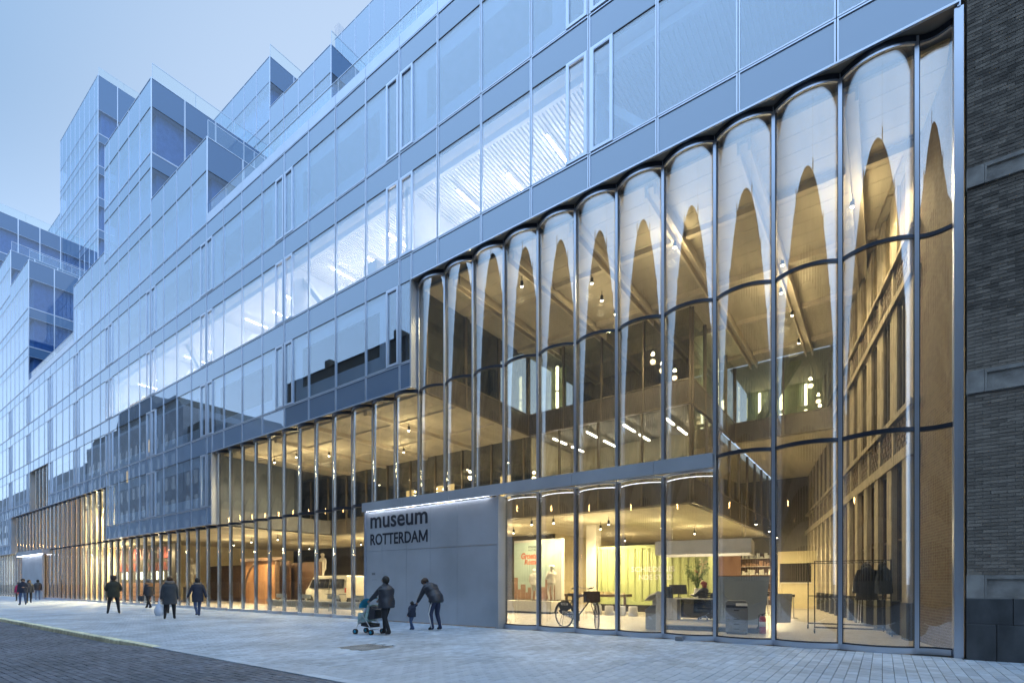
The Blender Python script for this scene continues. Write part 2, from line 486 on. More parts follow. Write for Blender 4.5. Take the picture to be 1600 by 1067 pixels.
def point_light(name, parent, loc, energy, col=(1, .76, .42), r=.06):
    d = bpy.data.lights.new(name, 'POINT'); d.energy = energy; d.color = col; d.shadow_soft_size = r
    o = bpy.data.objects.new(name, d); C.objects.link(o); o.parent = parent; o.location = loc
    return o

def text_mesh(body, size, extrude, mat, bold=0.0, shear=0.0):
    cu = bpy.data.curves.new('lettering', 'FONT')
    cu.body = body; cu.size = size; cu.extrude = extrude; cu.offset = bold; cu.shear = shear
    cu.resolution_u = 4
    ob = bpy.data.objects.new('lettering', cu); C.objects.link(ob)
    bpy.context.view_layer.update()
    me = bpy.data.meshes.new_from_object(ob.evaluated_get(bpy.context.evaluated_depsgraph_get()))
    bpy.data.objects.remove(ob); bpy.data.curves.remove(cu)
    me.materials.clear(); me.materials.append(mat)
    return me

def letters(name, body, x0, x1, y, z0, z1, mat, parent, bold=0.0, depth=.008, wall_rz=0, shear=0, xh=False):
    """flat lettering standing on a wall that faces -Y, fitted to x0..x1, z0..z1"""
    me = text_mesh(body, 1.0, .02, mat, bold, shear)
    xs = [v.co.x for v in me.vertices]; ys = [v.co.y for v in me.vertices]
    ax, bx, ay, by = min(xs), max(xs), min(ys), max(ys)
    for v in me.vertices:
        x = x0 + (v.co.x - ax) / (bx - ax) * (x1 - x0)
        z = z0 + (v.co.y - ay) / (by - ay) * (z1 - z0)
        yy = y - (v.co.z + .02) / .04 * depth
        v.co = (x, yy, z)
    return put(name, me, parent)
# ------------------------------------------------------------------ ground
CAMX, CAMY = 0.0, -13.0
def proj(X, Y, Z):
    yy = Y + 13.0; z = -.5882 * X + .8088 * yy
    if z < .3: return None
    return 800 + 797 * (.8088 * X + .5882 * yy) / z, 911 - 797 * (Z - 1.44) / z, z
def in_frame(X, Y, Z, m=25):
    p = proj(X, Y, Z)
    return p is not None and -m < p[0] < 1600 + m and -m < p[1] < 1067 + m

MB().box(-900, 900, -900, 900, -.40, -.30).build('ground', M['ground'])['kind'] = 'structure'

def road_z(x):
    t = min(1, max(0, (x + 16.5) / 3.5)); t = t * t * (3 - 2 * t)
    return -.105 + t * .098
mb = MB()
xs = [-260, -120, -60, -30, -22, -17] + [-16.5 + .35 * i for i in range(11)] + [-12, -6, 0, 20, 90]
vs = []; fs = []
for x in xs:
    vs += [(x, -24.5, road_z(x) - .022), (x, -8.42, road_z(x) - .022)]
for i in range(len(xs) - 1): fs.append((2 * i, 2 * i + 2, 2 * i + 3, 2 * i + 1))
road = MB().add(vs, fs).build('road', M['road_joint']); road['kind'] = 'structure'
mb = MB(); row = 0
y = -8.46
while y > -13.6:
    x = -30 + (row % 2) * .105
    while x < -2.5:
        if in_frame(x, y, -.05, 40):
            z = road_z(x) + random.uniform(-.006, .003)
            mb.bbox(x, x + .201, y - .096, y, z - .06, z, .006)
        x += .21
    y -= .104; row += 1
o = mb.build('clinker_paving', M['road_brick'], road); o['kind'] = 'stuff'
# worn far part of the road
mb = MB().add([(-260, -24.4, -.109), (-30.05, -24.4, -.109), (-30.05, -8.44, -.109), (-260, -8.44, -.109)], [(0, 1, 2, 3)])
o = mb.build('road_surface', M['road_brick'], road)

pave = MB().add([(-260, -8.25, -.022), (90, -8.25, -.022), (90, .9, -.022), (-260, .9, -.022)], [(0, 1, 2, 3)]).build('pavement', M['joint'])
pave['kind'] = 'structure'
PW, PL = .155, .31
tiles = []
for i in range(int(36 / PW)):
    x = -32.4 + i * PW
    for j in range(-1, 28):
        y = -8.24 + j * PL + (i % 2) * PL / 2
        y0_ = max(y, -8.24); y1_ = min(y + PL, .05 if x < 1.2 else -.1)
        if y1_ - y0_ < .06: continue
        if -9.98 < x < -9.0 and -6.07 < y + PL / 2 < -5.12: continue
        tiles.append((x, y0_, y1_ - y0_))
tiles.sort(key=lambda t: (t[0] - CAMX) ** 2 + (t[1] - CAMY) ** 2 if in_frame(t[0] + .08, t[1] + .15, 0, 5) else 1e6 + abs(t[0]))
shared = {}
mb = MB()
for k, (x, y, ln) in enumerate(tiles):
    z = random.uniform(-.004, .001)
    if k < 300:
        q = round(ln, 2)
        if q not in shared: shared[q] = MB().bbox(0, PW - .007, 0, ln - .007, -.05, 0, .004).mesh('paving_stone', M['paver'])
        put('paving_stone', shared[q], pave, (x, y, z))
    else: mb.bbox(x, x + PW - .007, y, y + ln - .007, -.05 + z, z, .004)
mb.build('paving_stones', M['paver'], pave)['kind'] = 'stuff'
MB().add([(-260, -8.28, -.002), (-32.45, -8.28, -.002), (-32.45, .3, -.002), (-260, .3, -.002)], [(0, 1, 2, 3)]).build('far_paving', M['paver'], pave)

kerb = MB().box(-260, -75, -8.43, -8.25, -.15, .004).box(-75, 20, -8.42, -8.26, -.3, -.06).build('kerb', M['kerb']); kerb['kind'] = 'structure'
x = -13.4
k = 0
while x > -75:
    ln = random.choice([.9, 1.0, 1.0, .62])
    if x > -14.6:
        mb = MB().add([(x - ln, -8.43, -.15), (x, -8.43, -.15), (x, -8.25, -.15), (x - ln, -8.25, -.15),
                       (x - ln, -8.425, .005), (x, -8.425, .003), (x, -8.25, .003), (x - ln, -8.25, .005)],
                      [(4, 5, 6, 7), (0, 1, 5, 4), (1, 2, 6, 5), (2, 3, 7, 6), (3, 0, 4, 7)])
    else:
        mb = MB().bbox(x - ln + .008, x, -8.43 + random.uniform(-.006, .006), -8.25, -.15, .006 + random.uniform(-.004, .004), .014)
    mb.build('kerb_stone', M['kerb'], kerb)
    x -= ln; k += 1
x = -13.4
while x < 6:
    MB().bbox(x, x + .992, -8.43, -8.25, -.1, .002, .004).build('kerb_stone', M['paver'], kerb); x += 1.0

mh = thing('manhole_cover', 'dark square steel manhole cover set in the pale paving', 'manhole cover', (-9.49, -5.6, 0))
MB().box(-.45, .45, -.44, .44, -.04, .004).build('frame', M['steel'], mh)
mb = MB().box(-.40, .40, -.39, .39, .0, .007)
for i in range(9):
    for j in range(9):
        mb.bbox(-.385 + i * .086, -.385 + i * .086 + .06, -.375 + j * .084, -.375 + j * .084 + .06, .007, .011, .003)
mb.build('lid', M['stone'], mh)

# ------------------------------------------------------------------ the glass building
B = thing('glass_office_building', 'large stepped glass office block with a wavy glass ground floor', 'building', (-30, 0, 0))
B.location = (0, 0, 0)
G0 = -6.75; MOD = 7.92; BAY = 1.98; CW = 1.32
def S(j): return 4.70 + 3.96 * j
def NN(j): return 5.68 + 3.96 * j
XR = 1.19
_pm = {}
FW = .034
def pane_mesh(wd, h, mat, name):
    k = ('p', round(wd, 3), round(h, 3), mat)
    if k not in _pm: _pm[k] = MB().box(.006, wd - .006, .012, .03, 0.0, h).mesh(name, M[mat])
    return _pm[k]
def frame_mesh(wd, zb, zt, rail=None):
    k = ('f', round(wd, 3), round(zb, 3), round(zt, 3), rail)
    if k not in _pm:
        g = .010; mb = MB()
        for (a, b, c, d) in ((g, g + FW, zb + g, zt - g), (wd - g - FW, wd - g, zb + g, zt - g), (g + FW, wd - g - FW, zb + g, zb + g + FW), (g + FW, wd - g - FW, zt - g - FW, zt - g)):
            mb.box(a, b, -.014, .055, c, d)
        if rail is not None: mb.box(g + FW, wd - g - FW, -.004, .034, rail - .010, rail + .010, 1)
        mb.box(-.008, .0085, .0, .05, zb, zt, 1); mb.box(.0086, wd - .0085, .0, .05, zb - .008, zb + .0085, 1)
        _pm[k] = mb.mesh('frame', [M['alu'], M['gasket']])
    return _pm[k]
def vent_mesh(wd, h):
    k = ('v', wd, h)
    if k not in _pm:
        f = .085; mb = MB()
        for (a, b, c, d) in ((0, f, 0, h), (wd - f, wd, 0, h), (f, wd - f, 0, f), (f, wd - f, h - f, h)): mb.box(a, b, -.036, .03, c, d)
        for (a, b, c, d) in ((f, f + .012, f, h - f), (wd - f - .012, wd - f, f, h - f), (f + .012, wd - f - .012, h - f - .025, h - f)): mb.box(a, b, -.03, .02, c, d, 0)
        _pm[k] = mb.mesh('vent_frame', [M['alu'], M['gasket']])
    return _pm[k]
units = []   # (dist, loc, rz, width, vision height, spandrel height, vent, side)
def unit(x, y, z, rz, wd, hv, hs, vent=None, side=False):
    if rz: cx, cy_ = x, y + wd / 2
    else: cx, cy_ = x + wd / 2, y
    d = math.dist((cx, cy_, z + 2), (CAMX, CAMY, 1.44))
    if not in_frame(cx, cy_, z + 1.5, 160): d += 1000
    units.append((d, (x, y, z), rz, wd, hv, hs, vent, side))
def bays(xl, xr):
    """bay edges between xl and xr on the 1.98 m grid"""
    e = [xl]; k = math.ceil((xl - G0 + .05) / BAY)
    while G0 + k * BAY < xr - .05:
        e.append(G0 + k * BAY); k += 1
    e.append(xr)
    return list(zip(e, e[1:]))
def vent_of(a, b):
    la = round((a - G0) / MOD, 3); lb = round((b - G0) / MOD, 3)
    r = []
    if abs(la - round(la)) < .01 and b - a > 1.5: r.append('L')
    if abs(lb - round(lb)) < .01 and b - a > 1.5: r.append('R')
    return r
def front(xl, xr, y, rows, zt, vents=True, base=True):
    """front wall of a volume: rows are storey numbers; a spandrel strip closes the bottom"""
    for a, b in bays(xl, xr):
        if base: unit(a, y, S(rows[0]), 0, b - a, 0, NN(rows[0]) - S(rows[0]))
        for j in rows:
            top = NN(j + 1) if j != rows[-1] else zt
            unit(a, y, NN(j), 0, b - a, S(j + 1) - NN(j), top - S(j + 1), vent_of(a, b) if vents else None)
def side(x, y0, y1, rows, zt):
    n = max(1, round((y1 - y0) / BAY)); ww = (y1 - y0) / n
    for i in range(n):
        for j in rows:
            top = NN(j + 1) if j != rows[-1] else zt
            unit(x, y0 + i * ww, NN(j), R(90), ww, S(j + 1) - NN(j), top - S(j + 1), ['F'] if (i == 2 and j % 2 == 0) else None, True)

XL = -102.0
front(-47.0, -29.87, 0, [0], NN(1)); front(XL, -77.5, 0, [0], NN(1))
front(-62.84, -14.02, 0, [1], NN(2), base=False)
for a, b in bays(-62.84, -47.0): unit(a, 0, S(1), 0, b - a, 0, NN(1) - S(1))
for a, b in bays(-29.87, -14.02): unit(a, 0, S(1), 0, b - a, 0, NN(1) - S(1))
front(XL, -69.5, 0, [1], NN(2), base=False)
for a, b in bays(-77.5, -69.5): unit(a, 0, S(1), 0, b - a, 0, NN(1) - S(1))
for a, b in bays(-69.5, -62.84): unit(a, 0, S(2), 0, b - a, 0, NN(2) - S(2))
for a, b in bays(-14.02, XR): unit(a, 0, S(2), 0, b - a, 0, NN(2) - S(2))
MAIN_T = 21.98
front(XL, XR, 0, [2, 3], NN(4), base=False)
# top edge of the long main block, then the stacked blocks in the same plane
VOL = [  # xl, xr, y0, depth, first row, last row, top, side wall?
    (-30.51, XR, 0, 14, 4, 4, MAIN_T, False), (-70.11, -55.0, 0, 14, 4, 4, MAIN_T, False),
]
for a, b in bays(-70.11, -55.0): pass
# row 3 of the main block already ends at NN(4)=21.52: close it with a low parapet
BLK = [
    (-38.43, -30.51, 0, 7.92, 4, 26.38), (-47.34, -38.43, 0, 7.92, 6, 34.3), (-55.0, -47.34, 0, 7.92, 4, 26.38),
    (-78.03, -70.11, 0, 10, 6, 34.3), (-85.95, -78.03, 0, 10, 7, 38.3), (XL, -85.95, 0, 14, 9, 46.2),
    (-38.43, -30.51, 7.92, 8, 7, 38.3), (-54.27, -38.43, 7.92, 8, 8, 42.3), (-41.4, -14, 15.84, 12, 10, 52.3),
    (-94.8, -78.6, 7.92, 12, 13, 64.4), (-112, -94.8, 7.92, 12, 11, 54.2),
]
for xl, xr, y0, dp, last, zt in BLK:
    first = 4 if y0 == 0 else 5
    rows = list(range(first, last + 1))
    front(xl, xr, y0, rows, zt, vents=False, base=False)
    side(xr, y0, y0 + dp, rows, zt)
    zb = NN(first)
    MB().box(xl + .5, xr - .5, y0 + .5, y0 + dp, zb - .5, zt - .3).build('inner_core', M['core'], B)
    mb = MB()
    for j in rows: mb.box(xl + .05, xr - .05, y0 + .05, y0 + dp, S(j + 1) + .02, NN(j + 1) - .15)
    mb.box(xl + .02, xr - .02, y0 + .02, y0 + dp, zt - .12, zt - .02)
    mb.build('floor_slab', M['slab'], B)
    MB().box(xl, xr, y0 + dp, y0 + dp + .1, zb - 1, zt).build('rear_wall', M['slab'], B)
    MB().box(xr - .03, xr + .012, y0 - .012, y0 + .03, zb - .5, zt).build('corner_trim', M['alu'], B)
    mb = MB()
    mb.box(xr - .10, xr - .085, y0 + .10, y0 + dp, zt, zt + 1.0)
    if y0 == 0 or True: mb.box(xl, xr - .10, y0 + .09, y0 + .105, zt, zt + .0)if False else None
    mb.build('balustrade', M['railing'], B)
    mb = MB().box(xr - .11, xr - .08, y0 + .09, y0 + dp, zt + 1.0, zt + 1.03)
    for i in range(int(dp / 2.64) + 1): mb.box(xr - .11, xr - .085, y0 + .09 + i * 2.6, y0 + .11 + i * 2.6, zt, zt + 1.0)
    mb.build('handrail', M['alu'], B)
MB().box(-41.6, -41.0, 15.9, 17.2, 52.4, 53.6).build('roof_flue', M['room'], B)

# parapet strip, roof deck and glass balustrade of the main block
for xa, xb in ((-30.51, XR), (-70.11, -55.0)):
    for a, b in bays(xa, xb):
        MB().box(a + .006, b - .006, -.012, .05, NN(4) + .012, MAIN_T).build('parapet_panel', M['alu'], B)
    MB().box(xa, xb, .06, 8, 21.6, 21.9).build('roof_deck', M['roof'], B)
    MB().box(xa, xb, .12, .135, MAIN_T, MAIN_T + .75).build('balustrade', M['railing'], B)
    mb = MB().box(xa, xb, .11, .145, MAIN_T + .75, MAIN_T + .78)
    for i in range(int((xb - xa) / BAY)): mb.box(xa + i * BAY, xa + i * BAY + .02, .11, .118, MAIN_T, MAIN_T + .75)
    mb.build('handrail', M['alu'], B)

units.sort(key=lambda u: u[0])
far = {'pane': MB(), 'frame': MB(), 'spandrel': MB(), 'pane_side': MB(), 'spandrel_side': MB()}
for k, (d, loc, rz, wd, hv, hs, vent, sd) in enumerate(units):
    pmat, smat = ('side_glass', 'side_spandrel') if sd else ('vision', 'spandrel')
    if k < 300:
        if hv > 0:
            p = put('window', pane_mesh(wd, hv, pmat, 'window'), B, loc, rz)
            p.rotation_euler = (random.uniform(-.0022, .0022) if not rz else 0, 0, rz + random.uniform(-.0018, .0018))
            put('frame', frame_mesh(wd, 0, hv + hs, hv), p)
            put('spandrel_panel', pane_mesh(wd, hs, smat, 'spandrel_panel'), p, (0, 0, hv))
        else:
            p = put('spandrel_panel', pane_mesh(wd, hs, smat, 'spandrel_panel'), B, loc, rz)
            put('frame', frame_mesh(wd, 0, hs), p)
        for v in (vent or []):
            vw = .68 if v != 'F' else wd - .12
            vx = .055 if v in 'LF' else wd - .055 - vw
            put('vent_window', vent_mesh(vw, hv - .04), p, (vx, 0, .03))
    else:
        def tr(vsx):
            if rz: return [(loc[0] - q[1], loc[1] + q[0], loc[2] + q[2]) for q in vsx]
            return [(loc[0] + q[0], loc[1] + q[1], loc[2] + q[2]) for q in vsx]
        def put_far(key, me):
            far[key].add(tr([v.co for v in me.vertices]), [tuple(pp.vertices) for pp in me.polygons])
        if hv > 0: put_far('pane_side' if sd else 'pane', pane_mesh(wd, hv, pmat, 'window'))
        sp_me = pane_mesh(wd, hs, smat, 'spandrel_panel')
        far['spandrel_side' if sd else 'spandrel'].add([(q[0], q[1], q[2] + hv) for q in tr([v.co for v in sp_me.vertices])], [tuple(pp.vertices) for pp in sp_me.polygons])
        put_far('frame', frame_mesh(wd, 0, hv + hs, hv if hv else None))
        if vent and hv:
            for v in vent:
                vw = .68 if v != 'F' else wd - .12
                vx = .055 if v in 'LF' else wd - .055 - vw
                me = vent_mesh(vw, hv - .04)
                far['frame'].add(tr([(q.co[0] + vx, q.co[1], q.co[2] + .03) for q in me.vertices]), [tuple(pp.vertices) for pp in me.polygons])
for nm, key, mt in (('far_windows', 'pane', 'vision'), ('far_frames', 'frame', 'alu'), ('far_spandrels', 'spandrel', 'spandrel'), ('far_side_windows', 'pane_side', 'side_glass'), ('far_side_spandrels', 'spandrel_side', 'side_spandrel')):
    if far[key].v: far[key].build(nm, M[mt], B)['kind'] = 'stuff'

# storeys behind the flat glass: slabs, rooms, frosted lining with a clear opening
ROWX = {0: [(XL, -77.6), (-46.9, -29.95)], 1: [(XL, -69.6), (-62.8, -14.1)], 2: [(XL, XR)], 3: [(XL, XR)]}
for j, spans in ROWX.items():
    for xa, xb in spans:
        MB().box(xa, xb, .10, 7.5, S(j) + .03, NN(j) - .06).build('floor_slab', M['slab'], B)
        back = 5.2
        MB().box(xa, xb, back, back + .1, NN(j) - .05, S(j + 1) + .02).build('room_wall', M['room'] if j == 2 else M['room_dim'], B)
        mb = MB(); k0 = math.ceil((xa - G0) / MOD)
        for q in range(k0, k0 + 14):
            x = G0 + q * MOD
            if x < xb: mb.box(x - .06, x + .06, .35, back, NN(j) - .05, S(j + 1) + .02)
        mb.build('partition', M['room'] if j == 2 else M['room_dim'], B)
    k = -12
    while G0 + k * MOD < XR:
        x0 = G0 + k * MOD; k += 1
        if j == 2 and x0 > -60: continue
        if not any(a <= x0 + .01 and x0 + MOD <= b + .6 for a, b in spans): continue
        z0, z1 = NN(j) + .05, S(j + 1)
        mb = MB()
        for (a, b, c, d) in ((.75, 7.17, z0, z0 + .62), (.75, 7.17, z1 - .55, z1), (.75, 1.31, z0 + .62, z1 - .55), (6.62, 7.17, z0 + .62, z1 - .55)):
            mb.box(x0 + a, x0 + b, .13, .14, c, d)
        mb.build('frosted_lining', M['frost_low' if j < 2 else 'frost'], B)
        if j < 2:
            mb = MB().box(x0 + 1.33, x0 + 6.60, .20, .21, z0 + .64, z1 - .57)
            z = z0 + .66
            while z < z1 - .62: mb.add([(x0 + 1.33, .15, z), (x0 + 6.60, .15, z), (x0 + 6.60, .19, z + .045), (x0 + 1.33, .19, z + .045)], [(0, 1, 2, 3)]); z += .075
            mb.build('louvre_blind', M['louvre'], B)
mb = MB().box(XL, XR, .10, 8, 20.65, 20.9); mb.build('ceiling', M['slab'], B)
# lit storey: white corrugated deck ceiling
mb = MB(); x = -46.0
while x < XR - .1:
    mb.box(x, x + .07, .5, 5.2, S(3) - .16, S(3) - .06); x += .14
mb.build('ceiling_slats', M['ceil_white'], B)['kind'] = 'stuff'
MB().box(-46, XR, .12, 5.2, S(3) - .06, S(3) - .0).build('ceiling', M['ceil_white'], B)
MB().box(-46, XR - .05, .35, .47, S(3) - .42, S(3) - .18).build('ceiling_edge_beam', M['ceil_white'], B)
MB().box(-46, XR, .5, 5.1, NN(2) - .055, NN(2) - .02).build('office_floor', M['ceil_white'], B)
# diagonal bracing in the lit storey
for xb_ in (-4.9, -20.5, -33):
    MB().add([(xb_, .9, NN(2)), (xb_ + .3, .9, NN(2)), (xb_ + .3, 1.2, NN(2)), (xb_, 1.2, NN(2)), (xb_ - 2.6, .9, S(3) - .16), (xb_ - 2.3, .9, S(3) - .16), (xb_ - 2.3, 1.2, S(3) - .16), (xb_ - 2.6, 1.2, S(3) - .16)],
             [(0, 1, 5, 4), (1, 2, 6, 5), (2, 3, 7, 6), (3, 0, 4, 7)]).build('brace', M['white'], B)

# ------------------------------------------------------------------ wavy glass curtain
def arc(n=12, wd=CW, cusp=.36, apex=.105):
    s = cusp - apex; rr = (wd * wd / 4 + s * s) / (2 * s); a = math.asin(wd / 2 / rr)
    return [(wd / 2 + rr * math.sin(-a + 2 * a * i / n), cusp - (rr * math.cos(-a + 2 * a * i / n) - (rr - s))) for i in range(n + 1)]
ARC = arc()
ARC_DEEP = arc(apex=.04)
LAST = [(.56 * t / 8, .36 - .02 * t / 8 + .075 * math.sin(PI * t / 8)) for t in range(9)]
_cm = {}
def curved(pts, z0, z1, th, name, mats, off=0.0, mi=0, key=None):
    kk = (name, key, round(z0, 2), round(z1, 2), th, off)
    if kk in _cm: return _cm[kk]
    fr = []; bk = []
    for i, (x, y) in enumerate(pts):
        a = pts[max(i - 1, 0)]; b = pts[min(i + 1, len(pts) - 1)]
        t = Vector((b[0] - a[0], b[1] - a[1])).normalized(); nx, ny = t.y, -t.x
        fr.append((x + nx * (off + th / 2), y + ny * (off + th / 2))); bk.append((x - nx * (th / 2 - off), y - ny * (th / 2 - off)))
    n = len(pts); mb = MB()
    for side_, sgn in ((fr, 1), (bk, -1)):
        vs = [(x, y, z) for z in (z0, z1) for (x, y) in side_]
        mb.add(vs, [(i, i + 1, n + i + 1, n + i)[::sgn] for i in range(n - 1)], 0, True)
    for z, sgn in ((z1, 1), (z0, -1)):
        mb.add([(x, y, z) for (x, y) in fr + bk], [(i, i + 1, n + i + 1, n + i)[::sgn] for i in range(n - 1)])
    for i, sgn in ((0, 1), (n - 1, -1)):
        mb.add([(*fr[i], z0), (*fr[i], z1), (*bk[i], z1), (*bk[i], z0)], [(0, 1, 2, 3)[::sgn]])
    me = mb.mesh(name, mats)
    _cm[kk] = me
    return me
def K(i): return .56 - CW * i
def panel(i, z0, z1):
    last = i == 0
    x = K(i); pts = LAST if last else (ARC if i < 12 else ARC_DEEP)
    put('curved_pane', curved(pts, z0, z1, .024, 'curved_pane', M['curved'], key=(last, i < 12)), B, (x, 0, 0))
def rail(i, z, hgt, mat, th=.10, off=.0, name='curved_transom'):
    pts = LAST if i == 0 else (ARC if i < 12 else ARC_DEEP)
    put(name, curved(pts, z, z + hgt, th, name, M[mat], off, key=(i == 0, i < 12)), B, (K(i), 0, 0))
def mull(i, z0, z1):
    x = K(i)
    k = ('m', round(z0, 2), round(z1, 2))
    if k not in _cm:
        mb = MB().box(-.036, .036, .27, .43, z0, z1).box(-.052, -.037, .31, .42, z0, z1, 1).box(.037, .052, .31, .42, z0, z1, 1)
        _cm[k] = mb.mesh('mullion', [M['alu'], M['gasket']])
    put('mullion', _cm[k], B, (x, 0, 0))
T1, T2_, T3 = 4.52, 8.50, 12.50
for i in range(0, 12):         # tall opening at the right; panel i lies between K(i) and K(i)+CW
    if i < 11 or True:
        panel(i, T2_ + .075, T3); rail(i, T3, .11, 'alu_dark', .13, name='curved_head'); rail(i, T3 - .05, .05, 'alu', .05, .03, name='curved_head')
        panel(i, T1 + .12, T2_); rail(i, T2_, .075, 'alu_dark', .07)
    mull(i, T1 if i > 3 else 0.0, T3 + .1)
for i in range(0, 4): panel(i, .12, T1 + .03); rail(i, T1 + .03, .09, 'alu_dark', .08)
for i in range(4, 9): panel(i, .12, 4.24); rail(i, 4.24, .06, 'alu', .08)
for i in range(4, 9): mull(i, 0, 4.25)
for i in range(0, 9): rail(i, .0, .12, 'alu', .12, .01, 'curved_sill'); rail(i, .12, .03, 'gasket', .06, 0, 'curved_sill')
for i in range(12, 24):        # two storey opening
    panel(i, T1 + .12, T2_); rail(i, T2_, .13, 'alu_dark', .13, name='curved_head'); rail(i, T1, .12, 'alu_dark', .09)
    if i > 12: panel(i, .12, T1); rail(i, 0, .12, 'alu', .12, .01, 'curved_sill')
    mull(i, 0 if i > 12 else T1, T2_ + .1)
for i in range(24, 59):        # ground floor strip and the two storey opening far left
    panel(i, .12, T1); rail(i, 0, .12, 'alu', .12, .01, 'curved_sill'); rail(i, T1, .13, 'alu_dark', .11)
    mull(i, 0, T1 + .1)
    if i >= 36: panel(i, T1 + .13, T2_); mull(i, T1 + .1, T2_ + .1); rail(i, T2_, .13, 'alu_dark', .11)
    if 48 <= i <= 52: panel(i, T2_ + .13, 12.5); mull(i, T2_ + .1, 12.6)
for i in range(59, 77): panel(i, .12, T1); mull(i, 0, T1 + .1)
# soffits, reveals, corner posts
for xa, xb, z in ((-14.02, XR, S(2)), (-29.87, -14.02, S(1)), (-47.0, -29.87, S(0)), (-77.5, -47.0, S(1)), (XL, -77.5, S(0)), (-69.5, -62.84, S(2))):
    MB().box(xa + .002, xb - .002, .03, .62, z + .012, z + .08).build('soffit', M['soffit'], B)
    MB().box(xa + .002, xb - .002, -.035, .03, z - .02, z + .02).build('drip_edge', M['alu'], B)
for x, za, zb in ((-14.02, S(1), S(2)), (-29.87, S(0), S(1)), (-77.5, S(0), S(1)), (-69.5, S(1), S(2))):
    MB().box(x - .07, x, -.03, .46, za, zb).build('reveal', M['portal'], B)
MB().box(1.115, 1.255, .02, .42, 0, 12.55).box(1.16, XR + .02, 0, .3, 12.55, S(2) + .5).build('corner_post', M['alu'], B)
# entrance portal
mb = MB()
xs = [-16.66, -14.35, -12.0, -9.6, -7.2, -4.8, -3.33]
for a, b in zip(xs, xs[1:]): MB().box(a + .004, b - .004, -.19, -.172, 4.25, 4.585).box(a + .004, b - .004, -.19, .05, 4.5851, 4.60).box(a + .004, b - .004, .03, .05, 4.28, 4.585).box(a + .004, b - .004, -.171, .029, 4.36, 4.37).build('portal_fascia', M['portal'], B)
for a, b in zip([-16.55, -15.6, -14.22, -13.0, -11.72, -10.02], [-15.6, -14.22, -13.0, -11.72, -10.02]):
    for z0, z1 in ((.03, 2.69), (2.70, 4.22)):
        MB().bbox(a + .004, b - .004, -.06, .02, z0, z1, .003).build('cladding_panel', M['portal'], B)
MB().box(-16.64, -16.56, -.10, .4, 0, 4.25).build('portal_jamb', M['alu'], B)
MB().box(-10.0, -9.93, -.10, .3, 0, 4.25).build('portal_jamb', M['portal'], B)
MB().box(-14.2, -10.04, -.066, -.05, 2.688, 2.702).build('joint_trim', M['steel'], B)
MB().box(-16.5, -10.05, .03, .3, .03, 4.22).build('portal_core', M['slab'], B)
led = MB().box(-16.5, -10.3, -.135, -.10, 4.262, 4.272).build('led_strip', M['lamp_led'], B)
for i in range(4, 9): put('led_strip', curved(ARC, 4.15, 4.158, .008, 'led_strip', M['lamp_led2'], -.11), B, (K(i), 0, 0))
sg = letters('sign_word', 'museum', -16.28, -13.13, -.063, 3.58, 4.02, M['letter'], B, .016)
sg2 = letters('sign_word', 'ROTTERDA', -16.28, -13.60, -.063, 2.93, 3.37, M['letter'], B, .016)
mz = lambda pts: [(-13.57 + a * .44, 2.93 + b * .44) for a, b in pts]
MB().prism(mz([(0, 0), (.155, 0), (.155, .66), (.42, .10), (.58, .10), (.845, .66), (.845, 0), (1, 0), (1, 1), (.83, 1), (.5, .33), (.17, 1), (0, 1)]), 'y', -.071, -.063).build('sign_word', M['letter'], B)
MB().box(-16.2, -16.0, -.066, -.06, 1.77, 1.86).box(-16.2, -15.9, -.066, -.06, 1.58, 1.59).build('door_plate', M['copier'], B)
MB().box(-16.62, -16.58, -.115, -.10, 1.6, 1.72).build('bell_push', M['white'], B)
MB().tube([(-16.2, -.12, 1.05), (-16.02, -.12, 1.05)], .012).tube([(-16.2, -.12, 1.05), (-16.2, -.06, 1.05)], .01).build('door_handle', M['steel'], B)
# small portal far left
MB().box(-72.5, -62.5, -.5, .05, 4.2, 4.62).build('portal_fascia', M['portal'], B)
MB().box(-72.0, -64.2, -.15, .02, 0.02, 4.2).build('cladding_panel', M['portal'], B)
MB().box(-72.4, -62.7, -.45, -.40, 4.17, 4.20).build('led_strip', M['lamp_led'], B)
# ------------------------------------------------------------------ inside the building
MB().box(XL, 1.5, .42, 34, -.06, .004).build('interior_floor', M['floor_in'], B)
def board_ceiling(xa, xb, ya, yb, z, step=.6, name='ceiling_boards', mat='ceil_beige'):
    mb = MB(); y = ya
    mb.box(xa, xb, ya, yb, z + .03, z + .07)
    while y < yb - .02:
        y2 = min(yb, y + step)
        mb.box(xa, xb, y + .008, y2 - .008, z, z + .031); y = y2
    o = mb.build(name, M[mat], B); o['kind'] = 'stuff'; return o
board_ceiling(-14.0, 1.1, .63, 14.8, 12.46)
board_ceiling(-29.9, -14.0, .63, 7.7, 8.60)
board_ceiling(-47, -6.3, 7.75, 26, 4.62)
board_ceiling(-77, -30, .63, 7.7, 4.60)
board_ceiling(-6.1, -1.2, 14.9, 30, 8.56)
MB().box(-77.3, -54, .47, .485, 0.02, 8.6).build('added_blind', M['added_blind'], B)  # translucent sheet added to glow beige from lamps hidden behind it
MB().box(-69.3, -63, .47, .485, 8.65, 12.5).build('added_blind', M['added_blind'], B)
MB().box(-77, -47, 3.0, 3.1, 0.0, 8.6).build('curtain', M['curtain'], B)
for x in (-12.4, -10.0, -7.6, -5.2, -2.8, -.6):
    MB().box(x - .16, x - .10, .65, 14.7, 12.14, 12.47).box(x + .10, x + .16, .65, 14.7, 12.14, 12.47).box(x - .16, x + .16, .65, 14.7, 12.36, 12.40).build('ceiling_channel', M['beam'], B)
